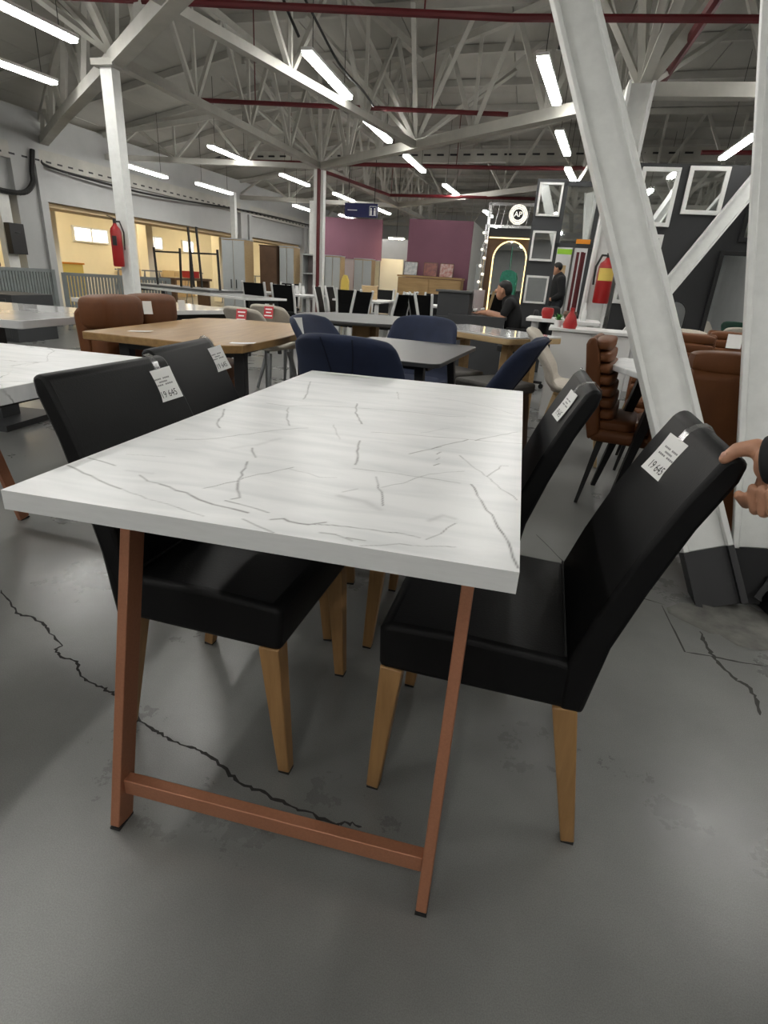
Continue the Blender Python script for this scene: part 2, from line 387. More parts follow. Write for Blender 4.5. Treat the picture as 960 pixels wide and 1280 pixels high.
DV = Vector((.0698, .9976, 0)); DU = Vector((.9976, -.0698, 0)); RZ = -R(4.0)
def LW(v, off, z): p = Vector((-8.55, 7, 0)) + DV*(v-7) + DU*off; return (p.x, p.y, z)
def lw_box(m, v0, v1, o0, o1, z0, z1): return m.box(LW((v0+v1)/2, (o0+o1)/2, (z0+z1)/2), (o1-o0, v1-v0, z1-z0), RZ)
wl = tag(thing('wall_left', 'grey fascia wall with pillars and open bays to a warm lit room', None, (0, 0, 0)), None, kind='structure')
obj('fascia', lw_box(MB(), -13, 30, -.12, 0, 2.06, 2.64), 'wall_grey', wl)
obj('upper_wall', lw_box(MB(), -13, 30, -.12, 0, 2.90, 3.5), 'wall_grey', wl)
pb = obj('perforated_beam', lw_box(MB(), -13, 30, -.12, .10, 2.64, 2.90), 'truss_paint', wl)
m = MB()
for i in range(100): lw_box(m, 3.2+i*.26, 3.32+i*.26, .09, .103, 2.70, 2.73)
tag(obj('slot', m, 'black_paint', pb), None, kind='stuff')
obj('soffit_beam', lw_box(MB(), 2.9, 30, -.75, -.13, 1.98, 2.2), 'warm_beam', wl)
obj('lower_wall', lw_box(MB(), -13, 3.3, -.12, 0, 0, 2.06), 'wall_grey', wl)
for v, wd in ((9.25, .62), (16.9, .55), (21.3, .4), (3.6, .6)):
    lp = obj('pillar', lw_box(MB(), v-wd/2, v+wd/2, -.3, .10, 0, 2.9), 'wall_grey', wl)
    obj('pillar_flange', lw_box(MB(), v+wd/2-.16, v+wd/2, .10, .16, 0, 2.64), 'wall_grey', lp)
# the warm room behind the open bays
wb = tag(thing('wall_back', 'pale yellow wall of the warm lit side room', None), None, kind='structure')
obj('panel', lw_box(MB(), 3, 31, -4.8, -4.7, 0, 2.7), 'warm_wall', wb)
obj('panel', lw_box(MB(), 2.9, 3, -4.8, -.1, 0, 2.7), 'warm_wall', wb)
obj('panel', lw_box(MB(), 31, 31.1, -4.8, -.1, 0, 2.7), 'warm_wall', wb)
struct('ceiling_side_room', lw_box(MB(), 2.9, 31.1, -4.8, -.13, 2.62, 2.7), 'warm_wall', 'pale yellow ceiling of the side room')
for i, v in enumerate((11.6, 15.0, 18.7, 22.5, 26)):
    struct('trim_%d' % (i+1), lw_box(MB(), v-.14, v+.14, -2.2, -1.9, 0, 2.62), 'warm_wall', 'square pale yellow pillar inside the side room')
for i, (v0, v1) in enumerate(((9.5, 10.4), (15.1, 16.5), (18.3, 19.2), (20.4, 21.1), (23.4, 25.2))):
    wn = tag(thing('window_%d' % (i+1), 'small bright window high on the yellow side room wall', None), None, kind='structure')
    for k in range(2):
        a = v0+(v1-v0)*k/2; b = v0+(v1-v0)*(k+1)/2
        obj('pane', lw_box(MB(), a+.03, b-.03, -4.69, -4.67, 1.62, 1.96), 'lit_window', wn)
    fr = MB()
    for a, b, z0, z1 in ((v0, v1, 1.57, 1.62), (v0, v1, 1.96, 2.01), (v0-.03, v0+.03, 1.57, 2.01), (v1-.03, v1+.03, 1.57, 2.01), ((v0+v1)/2-.03, (v0+v1)/2+.03, 1.57, 2.01)):
        lw_box(fr, a, b, -4.70, -4.64, z0, z1)
    obj('window_frame', fr, 'white_frame', wn)
for v in (7.5, 10.8, 14.1, 17.4, 20.7, 24.0, 27.3):
    t = thing('side_room_lamp', 'warm tube lamp under the side room ceiling', 'ceiling lamp', LW(v, -2.9, 2.56), RZ, 'warm lamps in the side room')
    obj('housing', MB().box((0, 0, .03), (.16, 1.3, .04)), 'lamp_house', t)
    obj('diffuser', MB().box((0, 0, -.005), (.12, 1.25, .03)), 'warm_light', t)

struct('wall_far', MB().box((-2, 31.5, 2.2), (30, .2, 4.4)), 'wall_grey', 'pale grey far end wall of the hall')
struct('wall_right', MB().box((8.5, 9.6, 2.2), (.2, 44, 4.4)), 'wall_grey', 'pale grey side wall behind the mirror displays')
struct('wall_behind', MB().box((0, -12.05, 2.2), (20, .2, 4.4)), 'wall_grey', 'pale grey end wall behind the viewer')
# roof: slopes down towards the left wall
RP = [(-9.4, 3.35), (-4.4, 4.35), (9, 4.45)]
def roof_z(x):
    for (a, za), (b, zb) in zip(RP, RP[1:]):
        if x <= b: return za+(zb-za)*(x-a)/(b-a)
    return RP[-1][1]
ceil = tag(thing('ceiling', 'grey panelled industrial roof on white purlins', None), None, kind='structure')
ys = [-8+i*1.0 for i in range(41)]
k = 0
for (a, za), (b, zb) in zip(RP, RP[1:]):
    n = 4 if a < -5 else 9
    for i in range(n):
        x0 = a+(b-a)*i/n; x1 = a+(b-a)*(i+1)/n
        z0 = roof_z(x0+1e-6); z1 = roof_z(x1)
        for j in range(11):
            y0 = -12+j*4; y1 = y0+3.985
            dz = rnd.uniform(0, .012)
            obj('roof_panel', MB().add([(x0+.006, y0, z0+dz), (x1-.006, y0, z1+dz), (x1-.006, y1, z1+dz), (x0+.006, y1, z0+dz), (x0+.006, y0, z0+.06), (x1-.006, y0, z1+.06), (x1-.006, y1, z1+.06), (x0+.006, y1, z0+.06)],
                [(3, 2, 1, 0), (4, 5, 6, 7), (0, 1, 5, 4), (1, 2, 6, 5), (2, 3, 7, 6), (3, 0, 4, 7)]), 'roof_panel', ceil)
obj('roof_deck', MB().add([(x, y, z+.075) for x, z in RP for y in (-12.2, 32)], [(0, 1, 3, 2), (2, 3, 5, 4)]), 'roof_panel', ceil)
for i in range(29):
    y = -11+i*1.5
    for (a, za), (b, zb) in zip(RP, RP[1:]):
        obj('purlin', MB().bar((a, y, za-.05), (b, y+(b-a)*-.07, zb-.05), .07, .10, (0, 1, 0)), 'purlin', ceil)
# ---------------------------------------------------------------- steel columns, trusses
ZB = 3.07
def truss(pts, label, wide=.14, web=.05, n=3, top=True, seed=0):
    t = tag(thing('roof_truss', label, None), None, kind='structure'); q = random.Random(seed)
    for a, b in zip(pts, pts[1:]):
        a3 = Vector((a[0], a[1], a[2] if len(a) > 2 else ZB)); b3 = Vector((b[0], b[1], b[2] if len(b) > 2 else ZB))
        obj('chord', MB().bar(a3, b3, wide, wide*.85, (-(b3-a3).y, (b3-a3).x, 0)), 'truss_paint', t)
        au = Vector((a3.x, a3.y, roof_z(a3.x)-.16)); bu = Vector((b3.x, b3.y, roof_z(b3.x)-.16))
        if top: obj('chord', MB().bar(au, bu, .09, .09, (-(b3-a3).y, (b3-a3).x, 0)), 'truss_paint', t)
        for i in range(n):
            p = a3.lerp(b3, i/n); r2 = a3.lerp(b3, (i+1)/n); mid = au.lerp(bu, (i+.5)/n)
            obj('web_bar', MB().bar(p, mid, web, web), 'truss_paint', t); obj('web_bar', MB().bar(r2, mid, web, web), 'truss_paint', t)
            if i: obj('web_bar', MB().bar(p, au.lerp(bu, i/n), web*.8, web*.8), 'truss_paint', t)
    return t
truss([(.0, 2.5), (-2.4, 4.58), (-3.9, 5.88), (-6.4, 8.05), (-8.45, 9.9)], 'white box beam truss crossing over the slim pillar with extinguisher', .15, .07, 2, seed=1)
truss([(-3.58, 11.63), (-1.28, 9.6), (1.63, 7.05)], 'white truss running from the red striped pillar to the extinguisher post', .15, .06, 3, seed=2)
truss([(-3.88, 5.95), (-3.58, 11.63), (-3.2, 17.4), (-2.85, 23)], 'white truss running along the hall over the red striped pillar', .12, .05, 4, seed=3)
truss([(-2.47, 4.7), (-1.28, 9.6)], 'white slender truss over the table rows joining two diagonal beams', .10, .05, 3, seed=4)
truss([(1.63, 6.9), (5.3, 6.95), (8.4, 7.0)], 'white truss from the extinguisher post over the dark mirror wall', .15, .06, 3, seed=5)
truss([(-8.0, 16.8), (-3.2, 17.3), (1.5, 12.6), (5.5, 12.4)], 'white truss across the far half of the hall', .13, .05, 3, seed=6)
truss([(-8.1, 11.2), (-3.58, 11.63)], 'white truss from the left pillars to the red striped pillar', .11, .05, 3, seed=7)
truss([(1.63, 7.05), (1.5, 12.6), (1.8, 18.5)], 'white truss running along the hall over the mirror stand', .13, .05, 4, seed=8)
truss([(-7.4, 23), (-2.85, 23), (2.2, 22.7)], 'white truss nearest the far end wall', .13, .05, 4, seed=9)
truss([(-8.2, -1.5), (-3.5, -.9), (1.0, -1.6), (5.5, -1.0), (8.3, -1.2)], 'white truss crossing the hall behind the viewer', .13, .06, 3)
truss([(-8.2, -7), (-3.5, -6.5), (1.0, -7), (5.5, -6.6), (8.3, -7)], 'white truss before the end wall behind the viewer', .13, .06, 3)
truss([(-3.5, -6.5), (-3.5, -.9), (-2.4, 4.58)], 'white truss running behind the viewer over the marble tables', .12, .06, 4)
truss([(5.5, -6.6), (5.5, -1.0), (5.3, 6.95)], 'white truss running behind the viewer on the mirror wall side', .12, .06, 4)
truss([(-8.2, -11), (8.3, -10.6)], 'white truss against the end wall behind the viewer', .13, .06, 8)
truss([(-8.2, -4.2), (8.3, -4.0)], 'white slim truss between two trusses behind the viewer', .10, .05, 9)
truss([(1.0, -7), (1.0, -1.6), (.43, 2.96)], 'white truss running from behind the viewer to the slanted struts', .12, .06, 4)
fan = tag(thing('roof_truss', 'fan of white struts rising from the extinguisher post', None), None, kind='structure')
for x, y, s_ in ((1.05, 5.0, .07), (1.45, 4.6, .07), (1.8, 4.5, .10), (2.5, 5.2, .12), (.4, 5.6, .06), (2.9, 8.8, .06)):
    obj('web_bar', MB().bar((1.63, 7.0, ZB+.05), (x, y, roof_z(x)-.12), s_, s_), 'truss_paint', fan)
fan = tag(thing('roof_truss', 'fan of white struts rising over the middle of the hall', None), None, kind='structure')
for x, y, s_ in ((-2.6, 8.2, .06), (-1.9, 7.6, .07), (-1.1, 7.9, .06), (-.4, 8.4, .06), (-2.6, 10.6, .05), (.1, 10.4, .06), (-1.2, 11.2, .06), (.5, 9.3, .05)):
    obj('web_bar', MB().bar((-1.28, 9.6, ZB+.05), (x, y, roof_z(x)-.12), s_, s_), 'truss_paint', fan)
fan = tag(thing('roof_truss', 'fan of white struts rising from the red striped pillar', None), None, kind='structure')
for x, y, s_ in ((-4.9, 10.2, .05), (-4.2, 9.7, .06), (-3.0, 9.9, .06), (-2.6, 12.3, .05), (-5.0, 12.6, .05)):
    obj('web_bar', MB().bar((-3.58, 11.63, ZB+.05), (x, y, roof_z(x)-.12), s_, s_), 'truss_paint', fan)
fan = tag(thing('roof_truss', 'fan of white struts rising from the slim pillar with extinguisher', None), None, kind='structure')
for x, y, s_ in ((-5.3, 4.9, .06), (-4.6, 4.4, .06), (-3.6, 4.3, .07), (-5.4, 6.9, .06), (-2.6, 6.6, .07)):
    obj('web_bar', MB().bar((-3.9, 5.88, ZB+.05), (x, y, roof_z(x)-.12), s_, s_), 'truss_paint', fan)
pf = tag(thing('perforated_beam', 'perforated grey beam spanning the far part of the hall', None), None, kind='structure')
obj('web_plate', MB().bar((-8, 14.9, 3.72), (6, 13.9, 3.9), .10, .26, (0, 1, 0)), 'truss_paint', pf)
m = MB()
for i in range(44):
    t_ = i/44; m.box((-7.8+13.6*t_, 14.9-.98*t_-.075, 3.74+.175*t_), (.16, .02, .035), RZ)
tag(obj('slot', m, 'black_paint', pf), None, kind='stuff')

def Hpoly(wd, dp, ft, wt):  # H section, flanges at +-wd/2
    a, b = wd/2, dp/2
    return [(-a, -b), (-a+ft, -b), (-a+ft, -wt/2), (a-ft, -wt/2), (a-ft, -b), (a, -b), (a, b), (a-ft, b), (a-ft, wt/2), (-a+ft, wt/2), (-a+ft, b), (-a, b)]
def strut(parent, p0, p1, wd, dp, side, black=.22, ft=.022):
    p0 = Vector(p0); p1 = Vector(p1); L_ = (p1-p0).length; q = p0.lerp(p1, black/L_)
    obj('strut', MB().extr(q, p1, Hpoly(wd, dp, ft, .05), side), 'steel_paint', parent, bevel=.004)
    obj('strut_foot', MB().extr(p0, q, Hpoly(wd, dp, ft, .05), side), 'black_paint', parent)
cs = tag(thing('steel_column', 'white steel column of slanted struts on black painted feet beside the brown bench', None, (1.68, 1.5, 0)), None, kind='structure')
strut(cs, (-.05, -.03, 0), (-1.25, 1.46, 3.1), .175, .10, (.88, .02, .33))
strut(cs, (.10, .04, 0), (-.32, .83, 2.98), .175, .12, (.95, -.25, .2))
strut(cs, (.16, .0, .0), (1.56, .92, 3.0), .17, .12, (-.84, .49, .24))
obj('base_sill', MB().box((.42, .0, .06), (.62, .16, .12), R(8)), 'black_paint', cs)
q_ = random.Random(5); obj('floor_patch', MB().add([(1.66+(.17+q_.uniform(-.03, .04))*math.cos(i*.3)*1.25, 1.36+(.15+q_.uniform(-.03, .03))*math.sin(i*.3), .0012) for i in range(21)], [tuple(range(21))]), 'patch', floor)
c2 = tag(thing('steel_column', 'white steel post with a slanted strut carrying the fire extinguisher', None, (1.50, 6.55, 0)), None, kind='structure')
obj('post', MB().extr((0, 0, .0), (.08, .12, ZB), Hpoly(.26, .22, .03, .05), (1, 0, 0)), 'steel_paint', c2)
obj('strut', MB().extr((.08, 0, 0), (1.9, .35, 3.07), Hpoly(.16, .13, .02, .05), (1, 0, 0)), 'steel_paint', c2)
c3 = tag(thing('steel_column', 'slim white pillar with a red fire extinguisher hung on it', None, (-3.95, 5.85, 0)), None, kind='structure')
obj('post', MB().box((0, 0, ZB/2), (.14, .14, ZB)), 'steel_paint', c3)
obj('bracket', MB().box((0, 0, ZB-.05), (.26, .26, .06)), 'truss_paint', c3)
c4 = tag(thing('steel_column', 'white pillar with a red pipe running up its face', None, (-3.58, 11.63, 0)), None, kind='structure')
obj('post', MB().box((0, 0, ZB/2), (.2, .16, ZB)), 'steel_paint', c4)
obj('riser_pipe', MB().cyl((.015, -.11, 0), (.015, -.11, ZB), .038), 'pipe_red', c4)
c5 = tag(thing('steel_column', 'slim white pillar before the wardrobes', None, (-7.3, 15.2, 0)), None, kind='structure')
obj('post', MB().box((0, 0, 1.5), (.13, .13, 3.0)), 'steel_paint', c5)
c6 = tag(thing('steel_column', 'white pillar beside the mauve wall', None, (-5.4, 16.4, 0)), None, kind='structure')
obj('post', MB().box((0, 0, 1.5), (.24, .2, 3.0)), 'steel_paint', c6)
# ---------------------------------------------------------------- red sprinkler pipes
def pipe(pts, r, label, hang=()):
    t = thing('sprinkler_pipe', label, 'pipe', pts[0])
    o = Vector(pts[0]); obj('pipe_run', MB().tube([Vector(p)-o for p in pts], r, 8), 'pipe_red', t, smooth=True)
    for p in hang:
        h = Vector(p)-o; obj('hanger', MB().cyl(h, h+Vector((0, 0, roof_z(p[0])-p[2])), .008, n=5), 'pipe_red', t)
pipe([(-4.0, 5.0, 3.3), (.27, 5.72, 3.3), (6.0, 6.1, 3.3)], .032, 'red pipe crossing above the slim lamp rows closest to the table', [(-2.5, 5.25, 3.3), (-.5, 5.6, 3.3), (2.6, 5.87, 3.3)])
pipe([(-4.27, 8.18, 3.3), (.155, 8.79, 3.3)], .03, 'short red pipe hung level between two lamps', [(-3.4, 8.3, 3.3), (-.9, 8.65, 3.3)])
pipe([(-6.4, 12.65, 3.3), (0, 12.64, 3.3), (6, 11.9, 3.3)], .04, 'red pipe hung below the perforated beam', [(-4.6, 12.65, 3.3), (-1, 12.64, 3.3)])
pipe([(1.95, 3.5, 3.4), (1.93, 9.0, 3.4), (2.0, 14, 3.4)], .05, 'thick red pipe running along the hall past the extinguisher post', [(1.94, 5.5, 3.4), (1.95, 9.5, 3.4)])
pipe([(-3.54, 11.6, 3.0), (-2.84, 14.67, 3.0), (1.9, 14.3, 3.0)], .035, 'red pipe branching from the red striped pillar', [(-2.8, 14.67, 3.0)])
pipe([(3.2, 10.9, 3.3), (8.2, 10.5, 3.3)], .035, 'red pipe above the dark mirror wall', [(4.5, 10.8, 3.3)])
# ---------------------------------------------------------------- hall lamps
lamp0 = thing('linear_lamp', 'white linear lamp hung from the roof on two thin wires, no cable looping from it', 'ceiling lamp', (0, 0, 3.1), 0, 'linear lamps in rows along the hall')
obj('housing', MB().box((0, 0, .032), (.115, 1.47, .03)), 'lamp_house', lamp0)
obj('diffuser', MB().box((0, 0, 0), (.10, 1.45, .04)), 'tube_light', lamp0, bevel=.01)
LAMPS = [(-1.7, 6.55, 0), (-1.72, 8.8, 2), (-1.6, 11.3, 3), (-1.28, 14.3, 5), (-.68, 18.7, 5), (.68, 6.75, 8), (.98, 9.5, 8), (1.27, 12.06, 9), (3.37, 9.54, 1), (-4.1, 4.72, 6), (-5.5, 6.0, 10),
    (-5.13, 10.87, 2), (-4.88, 13.6, 4), (-4.49, 16.23, 4), (-4.08, 19.18, 4), (-6.83, 10.6, 0, 2.75), (-6.47, 12.7, 2, 2.75), (-5.9, 16.9, 3, 2.85), (-5.3, 19.4, 5, 2.9), (3.4, 14.1, 3), (-6.2, 26, 4), (-3.4, 25, 4), (-.6, 23.5, 4), (5.6, 20, 4), (-3.0, 29, 4), (0, 28.5, 4),  # lamps near the far end wall are added to brighten that dark end
    # the rows go on over and behind the viewer
    (-1.85, 3.6, 0), (-1.9, 1.0, 0), (-1.9, -1.6, 0), (.6, 3.9, 0), (.55, -2.4, 0), (3.1, 6.6, 0), (3.0, 3.2, 0), (2.95, .3, 0), (2.9, -2.6, 0), (-4.4, 1.8, 0), (-4.5, -1.2, 0), (-6.9, 1.8, 0), (5.6, 4.8, 0), (5.6, 1.2, 0), (-4.4, -4.5, 0), (-1.9, -8, 0), (.6, -8, 0), (2.9, -8, 0), (5.6, -3, 0), (5.6, -7, 0), (-6.9, -2, 0), (-6.9, -6, 0), (.5, -5.2, 0), (-2.0, -4.6, 0), (2.9, -5.4, 0)]
for i, L_ in enumerate(LAMPS):
    x, y, a = L_[:3]; z = L_[3] if len(L_) > 3 else 3.1
    if i == 0: lamp0.location = (x, y, z); lamp0.rotation_euler.z = -R(a); l_ = lamp0
    else: l_ = dup(lamp0, (x, y, z), -R(a)); [bpy.data.objects.remove(c) for c in list(l_.children) if c.name.startswith('suspension')]
    for s_ in (-1, 1): obj('suspension_wire', MB().cyl((0, s_*.55, .045), (0, s_*.55, roof_z(x-.08)-z-.004), .004, n=5), 'cable', l_)
    lb_ = {0: 'white linear lamp with a black cable looping up from its end', 5: 'white linear lamp with a black drop cable beside the big slanted strut', 8: 'white linear lamp with a black feed cable over the dark mirror wall'}.get(i)
    l_['label'] = lb_ or 'white linear lamp hung from the roof on two thin wires, no cable looping from it'
def cable(pts, label, r=.012):
    o = Vector(pts[0]); P = [Vector(p)-o for p in pts]
    Q = []
    for i in range(len(P)-1):
        p0 = P[max(0, i-1)]; p1 = P[i]; p2 = P[i+1]; p3 = P[min(len(P)-1, i+2)]
        for k in range(6):
            t = k/6; Q.append(.5*((2*p1)+(p2-p0)*t+(2*p0-5*p1+4*p2-p3)*t*t+(3*p1-p0-3*p2+p3)*t**3))
    Q.append(P[-1])
    tag(obj('power_cable', MB().tube(Q, r, 6), 'cable', loc=o, smooth=True), label, 'cable')
cable([(-1.75, 5.75, 3.2), (-1.9, 5.7, 3.5), (-1.95, 5.8, 3.75), (-1.8, 6.0, 3.6), (-1.62, 6.6, 3.25), (-1.55, 7.4, 3.2), (-1.6, 8.1, 3.22)], 'black cable looping up from a lamp end over the table rows', .014)
cable([(.72, 6.0, 3.15), (.78, 6.05, 3.6), (.7, 6.1, 4.2)], 'black cable dropping to the lamp beside the big slanted strut', .014)
cable([(3.37, 9.0, 3.13), (3.5, 9.0, 3.3), (3.9, 9.3, 3.5), (4.5, 9.6, 3.9)], 'black cable feeding the lamp over the dark mirror wall', .012)
cable([(-8.3, 9.6, 2.75), (-8.2, 9.9, 2.62), (-7.9, 12.5, 2.55), (-7.6, 17, 2.72), (-7.2, 22, 2.75)], 'black cable strung along the perforated beam', .022)
cable([LW(9.4, .14, 2.85), LW(9.3, .16, 2.5), LW(9.25, .18, 2.30), LW(9.0, .2, 2.12), LW(8.5, .2, 2.10), LW(8.35, .2, 2.2)], 'thick dark hose bending along the left pillar', .045)
# ---------------------------------------------------------------- the marble table
def marble_top(Wd, Ln, z, th, veins):
    res = .0024; nx = int(Wd/res); ny = int(Ln/res)
    X, Y = np.meshgrid(np.linspace(0, Wd, nx+1), np.linspace(0, Ln, ny+1))
    A = np.zeros_like(X); q = random.Random(3)
    for wmm, st, pts in veins:
        P = []
        for a, b in zip(pts, pts[1:]):
            d = math.hypot(b[0]-a[0], b[1]-a[1]); n = max(1, int(d/.018))
            for i in range(n): P.append((a[0]+(b[0]-a[0])*i/n+q.uniform(-.0025, .0025), a[1]+(b[1]-a[1])*i/n+q.uniform(-.0025, .0025)))
        P.append(pts[-1]); w_ = wmm*.001*.75
        for a, b in zip(P, P[1:]):
            x0, x1 = min(a[0], b[0])-4*w_, max(a[0], b[0])+4*w_; y0, y1 = min(a[1], b[1])-4*w_, max(a[1], b[1])+4*w_
            i0, i1 = max(0, int(x0/Wd*nx)-1), min(nx+1, int(x1/Wd*nx)+2); j0, j1 = max(0, int(y0/Ln*ny)-1), min(ny+1, int(y1/Ln*ny)+2)
            if i1 <= i0 or j1 <= j0: continue
            xs = X[j0:j1, i0:i1]; yy = Y[j0:j1, i0:i1]; dx, dy = b[0]-a[0], b[1]-a[1]; l2 = dx*dx+dy*dy+1e-12
            t = np.clip(((xs-a[0])*dx+(yy-a[1])*dy)/l2, 0, 1)
            dist = np.hypot(xs-a[0]-t*dx, yy-a[1]-t*dy)
            A[j0:j1, i0:i1] = np.maximum(A[j0:j1, i0:i1], min(1, 1.35*st)*q.uniform(.6, 1)*np.exp(-(dist/w_)**2))
    nv = (nx+1)*(ny+1); co = np.zeros((nv+8, 3)); co[:nv, 0] = X.ravel(); co[:nv, 1] = Y.ravel(); co[:nv, 2] = z
    co[nv:] = [(x, y, zz) for zz in (z, z-th) for x, y in ((0, 0), (Wd, 0), (Wd, Ln), (0, Ln))]
    idx = np.arange(nv).reshape(ny+1, nx+1)
    F = np.stack([idx[:-1, :-1].ravel(), idx[:-1, 1:].ravel(), idx[1:, 1:].ravel(), idx[1:, :-1].ravel()], 1)
    k = nv; G = np.array([(k, k+4, k+5, k+1), (k+1, k+5, k+6, k+2), (k+2, k+6, k+7, k+3), (k+3, k+7, k+4, k), (k+4, k+7, k+6, k+5)])
    G = G[:, ::-1] if False else G
    F = np.concatenate([F, G]); nf = len(F)
    me = bpy.data.meshes.new('tabletop'); me.vertices.add(nv+8); me.vertices.foreach_set('co', co.ravel())
    me.loops.add(nf*4); me.loops.foreach_set('vertex_index', F.ravel().astype(np.int32))
    me.polygons.add(nf); me.polygons.foreach_set('loop_start', np.arange(0, nf*4, 4, dtype=np.int32))
    me.update(calc_edges=True); me.validate(); me.shade_flat()
    at = me.attributes.new('vein', 'FLOAT', 'POINT'); at.data.foreach_set('value', np.concatenate([A.ravel(), np.zeros(8)]).astype(np.float32))
    me.materials.append(MATS['marble_veined']); me.materials.append(MATS['edge_band'])
    mi = np.zeros(nf, np.int32); mi[-5:] = 1; me.polygons.foreach_set('material_index', mi)
    return me
TW, TL, TH = .7746, 1.3764, .75
table = thing('marble_table', 'white marble dining table with dark veins on copper A-frame legs between four black chairs', 'table', (0, 0, 0))
obj('tabletop', marble_top(TW, TL, TH, .0315, VEINS), None, table)
def leg_frame(parent, W_, yf, yt, z1, inset=.0675):
    fr = MB(); a, b = inset, W_-inset
    for x in (a, b): obj('leg', MB().bar((x, yf, .004), (x+.0015, yt, z1), .021, .046, (1, 0, 0)), 'copper_paint', parent, bevel=.002)
    k = .09/z1; y = yf+(yt-yf)*k
    obj('crossbar', MB().box(((a+b)/2, y, .09), (b-a-.021, .024, .036)), 'copper_paint', parent, bevel=.002)
    obj('top_rail', MB().box(((a+b)/2, yt, z1-.012), (b-a-.021, .03, .02)), 'copper_paint', parent, bevel=.002)
    for x in (a, b): obj('foot_pad', MB().box((x, yf, .002), (.022, .046, .004)), 'rubber', parent)
leg_frame(table, TW, .0555, .2206, TH-.0315); leg_frame(table, TW, TL-.0555, TL-.2206, TH-.0315)
tag(obj('paper_strip', MB().grid(lambda u, v: (u*.17, v*.022, .0012+.002*math.sin(u*3)**2), 8, 1), 'paper', loc=(.07, 1.335, TH), rz=-R(4), solid=.0006), 'narrow white paper price strip lying along the back edge of the marble table', 'paper strip')

# ---------------------------------------------------------------- black dining chairs
def black_chair():
    t = thing('dining_chair', 'x', 'chair', group='black upholstered chairs around the marble table')
    seat = MB().prism([(-.165, .350), (.212, .350), (.216, .44), (.205, .458), (.05, .464), (-.13, .458), (-.17, .45)], 'y', -.212, .212)
    obj('seat', seat, 'black_leather', t, bevel=.014, seg=3)
    def back(u, v): return None
    prof = [(-.187, .352), (-.145, .352), (-.142, .46), (-.172, .56), (-.216, .68), (-.260, .78), (-.296, .850), (-.306, .862), (-.322, .866), (-.336, .856), (-.330, .825), (-.290, .74), (-.246, .62), (-.208, .50)]
    bk = MB().prism(prof, 'y', -.215, .215); bk.v = [(x, y*(1-.11*max(0, (z-.46)/.40)), z) for x, y, z in bk.v]
    obj('backrest', bk, 'black_leather', t, bevel=.009, seg=2)
    obj('seam', MB().bar((-.138, -.2, .463), (-.138, .2, .463), .004, .004), 'rubber', t)
    for x, y, xt, yt in ((.21, -.185, .185, -.19), (.21, .185, .185, .19), (-.222, -.185, -.155, -.19), (-.222, .185, -.155, .19)):
        lg = obj('leg', MB().bar((xt, yt, .355), (x, y, .006), .046, .046, (1, 0, 0), .62), 'chair_leg_wood', t, bevel=.003)
        obj('foot_glide', MB().box((x, y, .003), (.026, .026, .006)), 'rubber', lg)
    return t
CH = black_chair()
CH.location = (.77, .468, 0); CH.rotation_euler.z = math.pi-R(2.5)
CH['label'] = 'black upholstered dining chair whose backrest a hand is holding'
chairs = {'RF': CH}
for k, x, y, a, lb in (('LF', .143, .471, -3, 'black upholstered dining chair opposite the held chair, tag reading 19 645'), ('LB', .048, .965, 5, 'black upholstered dining chair beside the oak table, tucked under the marble table'),
        ('RB', .614, .985, 180, 'black upholstered dining chair pushed in beside the held chair, back to the brown leather chair')):
    chairs[k] = dup(CH, (x, y, 0), R(a), lb)

# ---------------------------------------------------------------- price tags
TXT = {}
def price_tag(Mx, wd, ht, label, price='19 645', group='white price tags', loop=None, curl=.10):
    t = thing('price_tag', label, 'price tag', group=group); t.matrix_world = Mx
    def f(u, v): y = (v-1)*ht; return ((u-.5)*wd, y, curl*(y*y)/ht*.9)
    obj('card', MB().grid(f, 2, 6), 'paper', t, solid=.0006)
    if price:
        if price not in TXT: TXT[price] = text_mesh(price, 1.0, 'price_print')
        def zz(y): return curl*(y*y)/ht*.9+.0008
        me = TXT[price].copy(); k = wd*.92/3.75
        for v_ in me.vertices:
            x, y, _ = v_.co; yy = y*k*1.55-ht*.80; v_.co = (x*k, yy, zz(yy))
        obj('price_print', me, 'ink', t)
        b = MB()
        for yy, w_ in ((-.30, .62), (-.40, .34), (-.49, .72)):
            for i in range(9):
                if i == 4 and w_ > .5: continue
                x0 = (-w_/2+w_*i/9)*wd; x1 = x0+w_*wd/9*.8; y0 = yy*ht
                b.add([(x0, y0-.022*ht, zz(y0)), (x1, y0-.022*ht, zz(y0)), (x1, y0+.022*ht, zz(y0)), (x0, y0+.022*ht, zz(y0))], [(0, 1, 2, 3)])
        obj('small_print', b, 'ink_grey', t)
    if loop: obj('plastic_strap', loop, 'plastic_clear', t, solid=.0008)
    return t
bpy.context.view_layer.update()
def back_tag(ch, y, tilt, label, yaw=0):
    M = chairs[ch].matrix_world
    d = Vector((-.392, 0, .920)).normalized(); n = Vector((.920, 0, .392)).normalized()
    r_ = Vector((0, 1, 0)); q = Matrix.Rotation(R(tilt), 3, n); r_ = q @ r_; d2 = q @ d
    p = Vector((-.284, y, .838)) + n*.006
    yw = Matrix.Rotation(R(yaw), 3, d2); r_ = yw @ r_; n = yw @ n
    L_ = Matrix(((r_.x, d2.x, n.x, p.x), (r_.y, d2.y, n.y, p.y), (r_.z, d2.z, n.z, p.z), (0, 0, 0, 1)))
    lp = MB()
    pts = [(-.001, .001), (.018, .0), (.034, -.012), (.045, -.032), (.035, -.058), (.015, -.07)]
    lp.add([(x, a, b) for a, b in pts for x in (-.007, .007)], [(2*i, 2*i+1, 2*i+3, 2*i+2) for i in range(len(pts)-1)])
    price_tag(M @ L_, .062, .080, label, loop=lp)
back_tag('LF', .125, 0, 'price tag reading 19 645 on the black chair opposite the held one', -32)
back_tag('LB', .150, 0, 'price tag on the black chair tucked under beside the oak table', -30)
